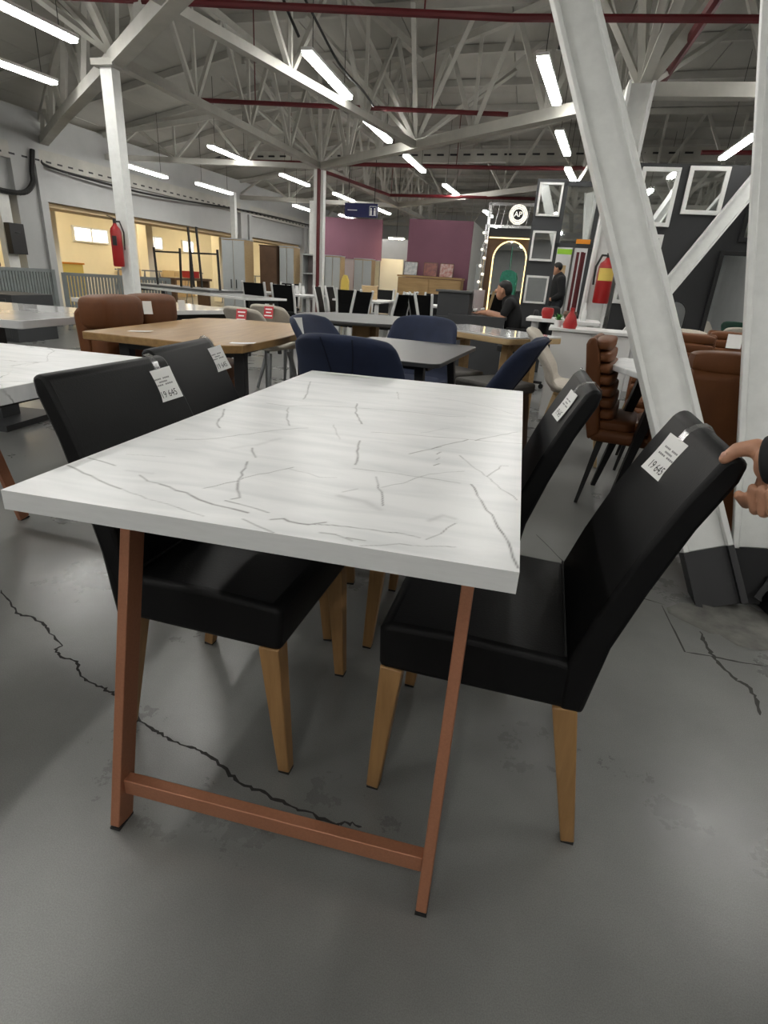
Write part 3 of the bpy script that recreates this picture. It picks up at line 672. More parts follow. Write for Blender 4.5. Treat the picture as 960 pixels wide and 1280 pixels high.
back_tag('RF', .0, 0, 'price tag on the black chair the hand is holding', 28)
back_tag('RB', .10, 0, 'price tag on the black chair backing onto the brown leather chair', 12)

# ---------------------------------------------------------------- people
def figure(name, chains, ells, voxel, label, loc=(0, 0, 0), rz=0, skin='skin'):
    m = MB()
    for c in chains: m.caps([(Vector(p), r) for p, r in c])
    for c, r in ells: m.sph(c, r, 18, 12)
    o = obj(name, m, skin, remesh=voxel, smooth=True); o.location = loc; o.rotation_euler.z = rz
    return tag(o, label, 'person')
def garment(name, chains, ells, voxel, m_, parent):
    m = MB()
    for c in chains: m.caps([(Vector(p), r) for p, r in c])
    for c, r in ells: m.sph(c, r, 18, 12)
    return obj(name, m, m_, parent, remesh=voxel, smooth=True)
def head_ells(c, f=(1, 0)):
    x, y, z = c; fx, fy = f
    return [((x, y, z), (.078, .078, .105)), ((x+fx*.02, y+fy*.02, z-.06), (.058, .058, .06)), ((x+fx*.088, y+fy*.088, z-.015), (.016, .016, .026)),
            ((x-fy*.08, y+fx*.08, z-.01), (.014, .014, .032)), ((x+fy*.08, y-fx*.08, z-.01), (.014, .014, .032))]
def fingers(p, d, s_, k=1.0):
    p = Vector(p); d = Vector(d).normalized(); s_ = Vector(s_).normalized(); dn = d.cross(s_); out = []
    for i, L_ in enumerate((.066, .074, .070, .056)):
        b = p + s_*(.019*(1.5-i)*-1)*k
        out.append([(b, .0105*k), (b+d*L_*.5*k, .0088*k), (b+d*L_*k-dn*.014*k, .0074*k)])
    out.append([(p-d*.03*k-s_*.024*k, .012*k), (p-s_*.045*k, .0100*k), (p+d*.025*k-s_*.052*k, .0085*k)])
    return out
# the person holding the chair: only hand and cuff reach into the photograph
hand = [[((1.108, .228, .877), .022), ((1.116, .245, .860), .021)],
    [((1.112, .243, .872), .017), ((1.096, .258, .884), .0138), ((1.076, .268, .876), .0112), ((1.062, .268, .860), .0088)],
    [((1.122, .262, .850), .011), ((1.126, .276, .822), .0092), ((1.108, .262, .796), .0090), ((1.088, .247, .812), .0076)],
    [((1.122, .250, .852), .011), ((1.128, .254, .818), .0094), ((1.114, .240, .795), .0092), ((1.100, .237, .828), .0078)],
    [((1.121, .238, .854), .011), ((1.128, .234, .818), .0092), ((1.117, .219, .799), .0090), ((1.105, .219, .833), .0076)],
    [((1.118, .228, .858), .010), ((1.127, .216, .822), .0084), ((1.120, .199, .806), .0082), ((1.108, .201, .836), .0068)],
    [((1.108, .228, .877), .022), ((1.16, .185, .898), .026), ((1.36, .03, .99), .036)]]
PB = [[((1.62, -.02, .93), .13), ((1.63, -.03, 1.15), .135), ((1.63, -.03, 1.36), .12), ((1.63, -.03, 1.50), .055), ((1.62, -.01, 1.56), .055)],
    [((1.62, .09, .9), .088), ((1.60, .12, .5), .06), ((1.60, .12, .1), .042), ((1.56, .20, .05), .04), ((1.50, .28, .04), .034)],
    [((1.62, -.14, .9), .088), ((1.62, -.15, .5), .06), ((1.62, -.16, .1), .042), ((1.54, -.13, .05), .04), ((1.47, -.10, .04), .034)],
    [((1.62, .16, 1.40), .062), ((1.54, .10, 1.14), .05), ((1.36, .03, .99), .042), ((1.15, .193, .893), .026)],
    [((1.63, -.22, 1.40), .062), ((1.66, -.30, 1.13), .048), ((1.58, -.30, .90), .036), ((1.55, -.29, .80), .03), ((1.53, -.285, .73), .02)]]
PB += fingers((1.535, -.287, .745), (-.1, .03, -1), (1, .2, 0))
person = figure('person', hand+PB, head_ells((1.60, -.01, 1.66), (-.9, .43)), .003, 'person in black standing beside the column, hand gripping a chair back')
garment('jacket', [[((1.62, -.02, .92), .15), ((1.63, -.03, 1.15), .155), ((1.63, -.03, 1.37), .135), ((1.63, -.03, 1.46), .085)],
    [((1.62, .16, 1.40), .085), ((1.54, .10, 1.14), .068), ((1.36, .03, .99), .056), ((1.150, .193, .892), .036)], [((1.62, .02, 1.4), .1), ((1.62, .16, 1.40), .085)],
    [((1.63, -.08, 1.4), .1), ((1.63, -.22, 1.40), .085), ((1.66, -.30, 1.13), .066), ((1.58, -.30, .90), .052)]], [], .010, 'cloth_black', person)
obj('cuff', MB().cyl((1.103, .231, .874), (1.165, .182, .899), .035, .040, 20), 'cloth_black', person, bevel=.003, smooth=True)
garment('trousers', [[((1.62, .05, .92), .115), ((1.62, .09, .85), .105), ((1.60, .12, .5), .078), ((1.60, .12, .12), .06)], [((1.62, -.09, .92), .115), ((1.62, -.14, .85), .105), ((1.62, -.15, .5), .078), ((1.62, -.16, .12), .06)]], [], .012, 'trousers', person)
obj('thumb_nail', MB().sph((1.0585, .2655, .8655), (.0042, .0050, .0058), 10, 8), 'nail', person, smooth=True)
for c in ([((1.60, .12, .075), .052), ((1.56, .20, .052), .050), ((1.50, .28, .042), .040)], [((1.62, -.16, .075), .052), ((1.54, -.13, .052), .050), ((1.47, -.10, .042), .040)]): garment('shoe', [c], [], .008, 'shoe', person)
garment('hair', [], [((1.612, -.016, 1.69), (.088, .088, .098))], .010, 'hair', person)
# ---------------------------------------------------------------- other tables and chairs
def rounded(w_, d_, r_, n=6):
    P = []
    for cx, cy, a0 in ((w_/2-r_, d_/2-r_, 0), (-w_/2+r_, d_/2-r_, 90), (-w_/2+r_, -d_/2+r_, 180), (w_/2-r_, -d_/2+r_, 270)):
        for i in range(n+1): a = R(a0+90*i/n); P.append((cx+r_*math.cos(a), cy+r_*math.sin(a)))
    return P
def simple_table(name, label, loc, rz, wd, dp, top_m, leg_m, z=.75, th=.03, r_=.02, legs='straight', leg_w=.05, edge=None, group=None, inset=.08):
    t = thing(name, label, 'table', loc, rz, group)
    if edge:
        obj('tabletop', MB().prism(rounded(wd-.004, dp-.004, max(r_-.002, .004)), 'z', z-.012, z), top_m, t, bevel=.003)
        obj('table_edge', MB().prism(rounded(wd, dp, r_), 'z', z-th-.012, z-.012), edge, t, bevel=.004)
    else: obj('tabletop', MB().prism(rounded(wd, dp, r_), 'z', z-th, z), top_m, t, bevel=.003)
    a, b = wd/2-inset, dp/2-inset; zt = z-th-(.012 if edge else 0)
    if legs == 'straight':
        for sx in (-1, 1):
            for sy in (-1, 1): obj('leg', MB().box((sx*a, sy*b, zt/2), (leg_w, leg_w, zt)), leg_m, t, bevel=.003)
    elif legs == 'splay':
        for sx in (-1, 1):
            for sy in (-1, 1): obj('leg', MB().bar((sx*a*.82, sy*b*.8, zt), (sx*a*1.12, sy*b*1.1, 0), leg_w, leg_w, (1, 0, 0), .5), leg_m, t, bevel=.003)
        obj('apron', MB().box((0, 0, zt-.02), (wd*.72, dp*.6, .04)), leg_m, t)
    elif legs == 'frame':
        for sx in (-1, 1):
            for sy in (-1, 1): obj('leg', MB().bar((sx*a, sy*b*.8, zt), (sx*a, sy*b, 0), leg_w, leg_w, (1, 0, 0)), leg_m, t)
            obj('frame_bar', MB().box((sx*a, 0, zt-leg_w/2), (leg_w, b*1.6, leg_w)), leg_m, t)
    elif legs == 'pedestal':
        obj('pedestal', MB().box((0, 0, zt/2), (.16, .16, zt)), leg_m, t); obj('pedestal_base', MB().box((0, 0, .02), (.5, .5, .04)), leg_m, t)
    return t
# second marble table
t = thing('marble_table', 'white marble table whose corner shows behind the black chair, copper legs', 'table', (-1.365, -.085, 0))
obj('tabletop', MB().box((TW/2, TL/2, .727), (TW, TL, .046)), 'marble', t, bevel=.002)
leg_frame(t, TW, .0555, .2206, .704); leg_frame(t, TW, TL-.0555, TL-.2206, .704)
obj('under_bar', MB().box((TW-.1, TL/2, .69), (.03, TL-.5, .028)), 'black_metal', t)  # dark bar under the long side of the tabletop
# oak table with rounded far end
t = thing('oak_table', 'oak dining table with clipped corners and black legs before the brown sofa', 'table', (-.98, 2.52, 0), R(4))
P_ = [(-.46, -.62), (.30, -.74), (.40, -.66), (.44, -.2), (.42, .5), (.36, .72), (.28, .78), (-.3, .78), (-.46, .66)]
obj('tabletop', MB().prism(P_, 'z', .712, .75), 'oak', t, bevel=.004)
for sx, sy in ((-.3, -.5), (.33, -.52), (.33, .55), (-.3, .55)): obj('leg', MB().box((sx, sy, .356), (.055, .055, .712)), 'black_metal', t, bevel=.003)
obj('apron', MB().box((0, 0, .69), (.6, 1.05, .04)), 'black_metal', t)
for x, y in ((-1.25, 2.02), (-.62, 1.92)):
    tag(obj('price_card', MB().grid(lambda u, v: (u*.12, v*.05, .001+.006*u*u), 4, 1), 'paper', loc=(x, y, .75), rz=R(12), solid=.0006), 'white paper card lying near the clipped edge of the oak table', 'paper card', 'paper cards on the oak table')
# brown two-seat sofa
def puff(cx, cy, cz, sx, sy, sz, e=.35):
    m = MB()
    def sg(v_, p): return math.copysign(abs(v_)**p, v_)
    def f(u, v):
        a = 2*math.pi*u; b = math.pi*(v-.5)
        return (cx+sx*sg(math.cos(b), e)*sg(math.cos(a), e), cy+sy*sg(math.cos(b), e)*sg(math.sin(a), e), cz+sz*sg(math.sin(b), e))
    return m.grid(f, 28, 14)
t = thing('sofa', 'brown leather two-seat sofa with puffed headrests behind the oak table', 'sofa', (-1.58, 2.64, 0), R(5))
obj('back_panel', MB().prism([(-.16, .10), (-.09, .10), (-.12, .80), (-.16, .84), (-.2, .8)], 'y', -.40, .46), 'brown_leather', t, bevel=.02, seg=3)
for k, (y0, y1) in enumerate(((-.41, .03), (.035, .47))):
    yc = (y0+y1)/2
    obj('headrest', puff(-.085, yc, .80, .10, (y1-y0)/2, .100, .42), 'brown_leather', t, smooth=True)
    obj('back_cushion', puff(-.055, yc, .575, .07, (y1-y0)/2-.005, .15), 'brown_leather', t, smooth=True)
    obj('seat_cushion', puff(.2, yc, .44, .27, (y1-y0)/2, .065), 'brown_leather', t, smooth=True)
obj('seat_base', MB().box((.18, .03, .335), (.54, .86, .10)), 'brown_leather', t, bevel=.02)
for x in (-.08, .42):
    for y in (-.36, .42): obj('leg', MB().bar((x, y, .3), (x*1.1, y*1.03, 0), .04, .04, (1, 0, 0), .6), 'black_metal', t)
def side_tag(p, rz, lean, label, price='12 990', w_=.06, h_=.085):
    M = Matrix.Translation(p) @ Matrix.Rotation(rz, 4, 'Z') @ Matrix.Rotation(R(90-lean), 4, 'X')
    price_tag(M, w_, h_, label, price=None)
side_tag((-1.505, 2.58, .87), R(55), 5, 'small white tag on the first puffed headrest of the brown sofa', h_=.075, w_=.055)
side_tag((-1.555, 3.04, .865), R(55), 5, 'small white tag on the headrest of the brown sofa beside the glossy table', h_=.07, w_=.05)
# shell chairs: seat and back in one curved shell
def shell_chair(label, m_shell, loc, rz, group, wd=.47, hb=.82, seat=.46, wing=.09, legs='wood', seam=True, top_w=.80, rake=.16, name='shell_chair'):
    t = thing(name, label, 'chair', loc, rz, group)
    path = [(.24, seat-.02), (.22, seat+.005), (.10, seat+.0), (-.05, seat-.01), (-.15, seat+.01), (-.20, seat+.06), (-.225, seat+.14), (-.225-rake*.45, seat+(hb-seat)*.62), (-.225-rake*.75, seat+(hb-seat)*.86), (-.225-rake, hb)]
    wds = [.84, .92, 1, 1.02, 1.03, 1.04, 1.04, 1.0, .93, top_w]
    def f(u, v):
        k = v*(len(path)-1); i = min(int(k), len(path)-2); a = k-i
        x = path[i][0]*(1-a)+path[i+1][0]*a; z = path[i][1]*(1-a)+path[i+1][1]*a; w2 = (wds[i]*(1-a)+wds[i+1]*a)*wd/2
        s_ = 2*u-1; c = abs(s_)**2.6
        bk = max(0, min(1, (k-2.5)/3)); up = .05*(1-bk)*c; fwd = wing*bk*c*(1 if k < 8 else .75)
        zz = z+up - (.03*abs(s_)**4 if k > 8.5 else 0)
        return (x+fwd, s_*w2, zz)
    obj('shell', MB().grid(f, 14, 18), m_shell, t, smooth=True, solid=.035, sub=1)
    obj('seat_pad', puff(.03, 0, seat+.02, .20, wd*.40, .03), m_shell, t, smooth=True)
    if seam:
        for s_ in (.12, -.12):
            pts = []
            for i in range(8):
                v = .62+.36*i/7; a = f(.5+s_*(.3+1.1*i/7), v); b = f(.5+s_*(.3+1.1*i/7), max(0, v-.05)); pts.append((a[0]-.021, a[1], a[2]))
            obj('seam', MB().tube(pts, .0025, 5), 'navy_seam', t)
    lm = {'wood': 'oak_light', 'black': 'black_metal', 'metal': 'grey_metal'}[legs]
    if legs == 'wood': obj('under_frame', MB().box((0, 0, seat-.055), (.26, .26, .03)), lm, t)
    for sx in (-1, 1):
        for sy in (-1, 1):
            obj('leg', MB().bar((sx*.13, sy*.13, seat-.03), (sx*.22-.01, sy*.21, 0), .036, .036, (1, 0, 0), .6), lm, t, bevel=.004)
    return t
G_ = 'navy velvet chairs around the dark table'
nv = shell_chair('navy velvet chair with its back turned to the marble table', 'navy_velvet', (.075, 1.90, 0), R(86), G_, wd=.48, hb=.87, legs='black', name='velvet_chair')
dup(nv, (-.11, 2.45, 0), R(-8), 'navy velvet chair beside the oak table, white tag on its top')
dup(nv, (.08, 2.96, 0), R(-97), 'navy velvet chair facing the viewer across the dark table')
dup(nv, (.49, 2.28, 0), R(172), 'navy velvet chair seen from the side next to the white sideboard')
side_tag((-.44, 2.36, .862), R(65), 8, 'small white tag on the navy chair beside the oak table', h_=.10)
simple_table('dark_table', 'dark grey dining table ringed by navy chairs', (.13, 2.36, 0), R(-6), .66, .96, 'dark_table', 'black_metal', th=.02, r_=.06, legs='splay', leg_w=.045)
t = thing('round_table', 'large round grey table on a timber pedestal beyond the navy chairs', 'table', (-.62, 4.5, 0))
obj('tabletop', MB().lathe([(.60, .722), (.63, .735), (.63, .75)], n=48), 'grey_table', t)
obj('pedestal', MB().box((0, 0, .36), (.22, .12, .722)), 'oak_panel', t); obj('pedestal', MB().box((0, 0, .36), (.12, .22, .722)), 'oak_panel', t)
obj('pedestal_base', MB().box((0, 0, .02), (.6, .6, .04)), 'oak_panel', t)
simple_table('stone_top_table', 'pale stone top table with an oak edge before the desk', (.48, 4.05, 0), R(-40), 1.0, .62, 'stone_glass', 'oak_panel', z=.76, th=.04, r_=.03, legs='frame', leg_w=.06, edge='oak_light', inset=.14)
def stool(label, loc, rz, group):
    t = thing('stool', label, 'stool', loc, rz, group)
    obj('seat', MB().box((0, 0, .45), (.40, .40, .07)), 'grey_fabric', t, bevel=.02)
    obj('apron', MB().box((0, 0, .395), (.34, .34, .04)), 'walnut', t)
    for sx in (-1, 1):
        for sy in (-1, 1): obj('leg', MB().bar((sx*.15, sy*.15, .39), (sx*.18, sy*.18, 0), .045, .045), 'walnut', t)
    return t
fc = stool('dark grey padded stool pushed under the stone top table', (.24, 3.72, 0), R(50), 'grey stools at the stone top table')
dup(fc, (.62, 3.36, 0), R(50))
# beige shell chairs
bg = shell_chair('beige shell chair with a red card, behind the oak table', 'beige_fabric', (-1.42, 4.16, 0), R(72), 'beige shell chairs behind the oak table', wd=.46, hb=.80, legs='metal', seam=False, wing=.06, name='beige_chair')
dup(bg, (-1.48, 4.78, 0), R(75))
def red_card(p, rz, lean, label):
    t = thing('promo_card', label, 'card', p, rz, 'red cards on the beige chairs')
    t.rotation_euler = (R(90-lean), 0, rz)
    obj('card', MB().box((0, 0, 0), (.085, .11, .003)), 'card_red', t)
    b = MB()
    for y, w_ in ((.03, .06), (.0, .045), (-.03, .07)): b.box((0, y, .002), (w_, .010, .001))
    obj('print', b, 'paper', t)
red_card((-1.46, 3.74, .74), R(10), 25, 'dark red card on the beige shell chair'); red_card((-1.50, 4.36, .74), R(10), 25, 'dark red card on the beige shell chair')
bgw = shell_chair('beige shell chair on oak legs before the white sideboard', 'beige_fabric', (1.17, 3.42, 0), R(-6), 'beige shell chairs on the right', wd=.46, hb=.84, legs='wood', seam=False, wing=.05, name='beige_chair')
dup(bgw, (1.95, 4.6, 0), R(-120), 'beige shell chair standing before the dark mirror wall')
# white sideboard with pots
t = thing('sideboard', 'white sideboard carrying red vases beside the extinguisher post', 'sideboard', (1.32, 4.55, 0), R(-4))
obj('carcass', MB().box((0, 0, .41), (.62, .42, .74)), 'white_lacquer', t, bevel=.004); obj('worktop', MB().box((0, 0, .79), (.68, .48, .02)), 'white_lacquer', t)
obj('plinth', MB().box((0, 0, .02), (.56, .36, .04)), 'white_lacquer', t)
for i in range(2):
    d_ = obj('door', MB().box((-.155+i*.31, -.217, .42), (.30, .014, .70)), 'white_lacquer', t, bevel=.002); obj('knob', MB().sph((-.03+i*.06, -.232, .5), .012), 'chrome', d_)
simple_table('white_table', 'white display table with red pots beyond the white sideboard', (1.15, 5.6, 0), R(-4), .7, .6, 'white_lacquer', 'white_lacquer', z=.82, legs='straight', leg_w=.05)
def vase(prof, loc, m_, label, cat='vase', group=None):
    return tag(obj('vase', MB().lathe(prof, n=20), m_, loc=loc, smooth=True), label, cat, group)
vase([(.05, 0), (.058, .03), (.04, .09), (.018, .125), (.016, .15), (.02, .16)], (1.13, 4.42, .80), 'red_paint', 'red bottle-shaped vase on the white sideboard')
vase([(.045, 0), (.06, .05), (.055, .09), (.045, .10)], (.98, 5.45, .82), 'red_paint', 'round red pot on the white display table')
vase([(.045, 0), (.07, .05), (.06, .08)], (1.20, 5.50, .82), 'walnut', 'dark brown pot on the white display table')
vase([(.025, 0), (.03, .08), (.012, .11), (.012, .16)], (1.33, 5.52, .82), 'glossy_white', 'slim white vase on the white display table')
t = thing('potted_plant', 'small green plant in a white pot on the white sideboard', 'plant', (1.04, 4.50, .80))
obj('pot', MB().lathe([(.028, 0), (.036, .05), (.034, .055)], n=16), 'white_lacquer', t)
m = MB()
for i in range(40):
    a = rnd.uniform(0, 6.28); e = rnd.uniform(.2, 1.3); L_ = rnd.uniform(.04, .065); d = Vector((math.cos(a)*math.cos(e), math.sin(a)*math.cos(e), math.sin(e)))
    s_ = d.cross(Vector((0, 0, 1))).normalized()*.009; o_ = Vector((0, 0, .05)); m.add([o_, o_+d*L_*.6+s_, o_+d*L_, o_+d*L_*.6-s_], [(0, 1, 2, 3)])
tag(obj('foliage', m, 'leaf', t, solid=.001), None, kind='stuff')
# brown leather chairs, bench and small marble table on the right
def brown_chair(label, loc, rz, group):
    t = thing('leather_chair', label, 'chair', loc, rz, group)
    obj('back_shell', MB().prism([(-.16, .40), (-.215, .36), (-.25, .48), (-.31, .84), (-.30, .875), (-.265, .875), (-.235, .80), (-.19, .56)], 'y', -.235, .235), 'brown_leather', t, bevel=.02, seg=3)
    for i in range(7):
        z0 = .50+i*.057; obj('back_roll', puff(-.150-.0135*i, 0, z0, .045, .225, .032, .5), 'brown_leather', t, smooth=True)
    obj('seat_shell', MB().box((.02, 0, .39), (.46, .46, .07)), 'brown_leather', t, bevel=.03, seg=3)
    for i in range(2): obj('seat_cushion', puff(.10-.2*i, 0, .445, .115, .215, .035, .5), 'brown_leather', t, smooth=True)
    for sx in (-1, 1):
        for sy in (-1, 1): obj('leg', MB().bar((sx*.15, sy*.15, .37), (sx*.21, sy*.21, 0), .034, .034, (1, 0, 0), .5), 'black_metal', t)
    return t
bc = brown_chair('brown leather chair with stitched rolls standing by the black chair and small marble table', (1.42, 2.60, 0), R(-12), 'brown leather chairs on the right')
dup(bc, (1.72, 3.35, 0), R(-100), 'brown leather chair on the far side of the small marble table')
dup(bc, (2.35, 4.0, 0), R(-95), 'brown leather chair with a white tag before the dark mirror wall')
side_tag((2.30, 4.185, .86), R(-5), 8, 'white tag on the brown chair before the dark mirror wall', w_=.10, h_=.10)
t = thing('small_marble_table', 'small marble table with clipped corners on tapered black legs', 'table', (1.70, 2.50, 0))
for a_, m_, lb_ in ((3.12, 'beige_fabric', 'cream shell chair standing before the tall black framed mirror'), (3.6, 'green_velvet', 'dark green shell chair standing before the tall black framed mirror'), (4.08, 'navy_velvet', 'navy shell chair standing before the tall black framed mirror')):
    shell_chair(lb_, m_, (a_, 6.55, 0), R(75), 'shell chairs before the tall mirrors', wd=.42, hb=.84, legs='black', seam=False)
P_ = [(-.50, .02), (-.40, -.28), (-.25, -.40), (.3, -.40), (.46, -.25), (.5, 0), (.45, .28), (.3, .38), (-.36, .38), (-.47, .26)]
obj('tabletop', MB().prism(P_, 'z', .722, .75), 'marble', t, bevel=.004)
for sx, sy, fx, fy in ((-.26, -.2, -.36, -.06), (-.26, .2, -.40, .30), (.26, -.2, .36, -.3), (.26, .2, .36, .3)): obj('leg', MB().bar((sx, sy, .722), (fx, fy, 0), .055, .055, (1, 0, 0), .45), 'black_metal', t)
obj('apron', MB().box((0, 0, .70), (.55, .42, .04)), 'black_metal', t)
t = thing('bench', 'brown leather bench turned away behind the white slanted struts', 'bench', (1.86, 1.98, 0), R(3))
obj('back_panel', MB().prism([(-.05, .12), (.03, .12), (.0, .80), (-.03, .83), (-.075, .80)], 'x', -.43, .46), 'brown_leather', t, bevel=.018, seg=3)
obj('top_roll', puff(.015, -.005, .85, .445, .06, .045), 'brown_leather', t, smooth=True)
obj('back_cushion', puff(.03, .04, .62, .42, .055, .17), 'brown_leather', t, smooth=True)
obj('seat_cushion', puff(.03, .27, .42, .43, .25, .07), 'brown_leather', t, smooth=True)
obj('seam', MB().tube([(.02, -.082, .80), (-.03, -.075, .62), (-.10, -.068, .40)], .004, 5), 'brown_seam', t)
for x in (-.34, .4):
    for y in (-.03, .45): obj('leg', MB().bar((x, y, .36), (x*1.05, y, 0), .04, .04), 'black_metal', t)
# ---------------------------------------------------------------- right: dark wall, mirrors, extinguisher
wr = struct('wall_display', MB().box((3.45, 7.28, 1.24), (3.3, .12, 2.48)), 'dark_wall', 'dark charcoal display wall hung with mirrors')
def wall_mirror(label, x0, x1, z0, z1, y, fr, fm, rz=0, lean=0, group=None, dep=.03, name='framed_mirror'):
    cx = (x0+x1)/2; t = thing(name, label, 'mirror', (cx, y, z0), rz, group)
    t.rotation_euler = (-R(lean), 0, rz)
    w_, h_ = x1-x0, z1-z0
    for a, b, c, d in ((0, fr/2, w_, fr), (0, h_-fr/2, w_, fr), (-w_/2+fr/2, h_/2, fr, h_-2*fr), (w_/2-fr/2, h_/2, fr, h_-2*fr)):
        obj('frame_rail', MB().box((a, -dep/2, b), (c, dep, d)), fm, t, bevel=.003)
    obj('mirror_glass', MB().box((0, -dep*.35, h_/2), (w_-2*fr+.004, .006, h_-2*fr+.004)), 'mirror', t)
    return t
YW = 7.218
wall_mirror('white framed mirror hung highest beside the slanted strut on the dark wall', 1.84, 2.25, 1.84, 2.44, YW, .045, 'white_frame')
wall_mirror('white framed mirror between the slanted strut and the black framed mirrors', 2.34, 2.76, 1.98, 2.46, YW, .045, 'white_frame')
wall_mirror('white framed mirror behind the extinguisher post low on the dark wall', 1.80, 2.12, .98, 1.36, YW, .045, 'white_frame')
wall_mirror('white framed mirror hidden mostly by the slanted strut', 1.95, 2.22, 1.44, 1.76, YW, .04, 'white_frame')
wall_mirror('wide black framed mirror hung above the tall leaning mirror', 3.02, 3.75, 1.72, 2.10, YW, .05, 'black_metal')
wall_mirror('tall black framed mirror standing against the dark wall', 2.86, 3.42, .42, 1.62, YW-.02, .045, 'black_metal', dep=.05)
wall_mirror('tall black framed mirror standing beside the other tall one', 3.46, 4.05, .42, 1.62, YW-.02, .045, 'black_metal', dep=.05)
t = thing('arched_mirror', 'small arched mirror with a black frame standing on a shelf by the dark wall', 'mirror', (2.46, 6.9, .70))
arc = [(-.13, 0)] + [(-.13*math.cos(a*math.pi/12), .22+.13*math.sin(a*math.pi/12)) for a in range(13)] + [(.13, 0)]
obj('mirror_glass', MB().prism(arc, 'y', -.008, .004), 'mirror', t)
fr_ = MB(); pts = [(x, 0, z) for x, z in arc]
fr_.tube(pts+[pts[0]], .012, 6); obj('frame', fr_, 'black_metal', t)
tag(obj('shelf_table', MB().box((2.45, 6.9, .68), (.9, .4, .04)).box((2.08, 6.9, .33), (.05, .36, .66)).box((2.82, 6.9, .33), (.05, .36, .66)), 'white_lacquer'), 'white console table under the small arched mirror', 'console table')
tag(obj('orange_sign', MB().box((0, 0, .06), (.13, .012, .12)).box((0, 0, .004), (.13, .06, .008)), 'orange', loc=(2.36, 6.78, .70), bevel=.003), 'small orange card stand before the arched mirror', 'sign')
# mirror stand (free-standing tower of mirrors)
t = thing('mirror_stand', 'charcoal display tower with three white framed mirrors and a dark framed one', 'display stand', (.695, 7.75, 0), R(-2)); t.scale = (1.09, 1, 1.05)
obj('tower_panel', MB().box((.17, 0, 1.13), (.34, .06, 2.26)), 'charcoal', t)
obj('tower_panel', MB().box((.52, .01, .45), (.36, .05, .70)), 'charcoal', t) if False else None
for z0, z1 in ((1.86, 2.22), (1.36, 1.70), (.86, 1.19)):
    f_ = MB()
    for a, b, c, d in ((.165, z0+.012, .27, .024), (.165, z1-.012, .27, .024), (.042, (z0+z1)/2, .024, z1-z0), (.288, (z0+z1)/2, .024, z1-z0)): f_.box((a, -.045, b), (c, .03, d))
    q = obj('mirror_frame', f_, 'white_frame', t); obj('mirror_glass', MB().box((.165, -.036, (z0+z1)/2), (.24, .006, z1-z0-.03)), 'mirror', q)
f_ = MB()
for a, b, c, d in ((.53, 1.555, .42, .05), (.53, 2.215, .42, .05), (.335, 1.885, .03, .7), (.715, 1.885, .045, .7)): f_.box((a, -.03, b), (c, .04, d))
q = obj('mirror_frame', f_, 'charcoal', t); obj('mirror_glass', MB().box((.53, -.02, 1.885), (.37, .006, .62)), 'mirror', q)
obj('tower_post', MB().box((.715, 0, .77), (.05, .05, 1.54)), 'charcoal', t)
obj('sign_plate', MB().box((.62, -.055, 1.60), (.16, .008, .05)), 'orange', t); obj('sign_plate', MB().box((.43, -.05, 1.48), (.17, .01, .06)), 'lime', t)
for i, (x, y) in enumerate(((1.33, 7.0), (1.285, 7.06), (1.36, 7.1))):
    tag(obj('red_riser', MB().cyl((0, 0, 0), (.0, 0, 1.52), .017), 'pipe_red', loc=(x, y, 0)), 'upright red pipe between the mirror stand and the extinguisher post', 'pipe', 'upright red pipes beside the mirror stand')
def extinguisher(label, loc, rz, h=.46, r_=.085):
    t = thing('fire_extinguisher', label, 'fire extinguisher', loc, rz, 'fire extinguishers on the pillars')
    obj('cylinder', MB().lathe([(r_*.9, 0), (r_, .015), (r_, h*.80), (r_*.85, h*.88), (r_*.4, h*.95), (r_*.28, h)], n=20), 'red_paint', t, smooth=True)
    obj('label_band', MB().grid(lambda u, v: ((r_+.002)*math.cos(R(-150+120*u)), (r_+.002)*math.sin(R(-150+120*u)), h*(.50+.27*v)), 10, 1), 'label_yellow', t)
    hd = obj('valve_head', MB().box((0, 0, h+.02), (.04, .04, .05)), 'black_metal', t)
    obj('lever', MB().bar((-.01, 0, h+.05), (.11, 0, h+.075), .02, .008, (0, 1, 0)), 'black_metal', hd)
    obj('hose', MB().tube([(0, 0, h+.02), (-.07, -.02, h+.02), (-r_-.03, -.03, h*.8), (-r_-.025, -.02, h*.4)], .011, 6), 'cable', t)
    obj('bracket', MB().box((0, r_+.012, h*.6), (.06, .03, .10)), 'black_metal', t)
    return t
ex = extinguisher('red fire extinguisher with yellow label on the post beside the mirror stand', (1.555, 6.33, .98), 0)
ex2 = dup(ex, (-3.985, 5.70, 1.03), R(200), 'red fire extinguisher on the slim white pillar behind the brown sofa'); ex2.scale = (.72, .72, 1.0)
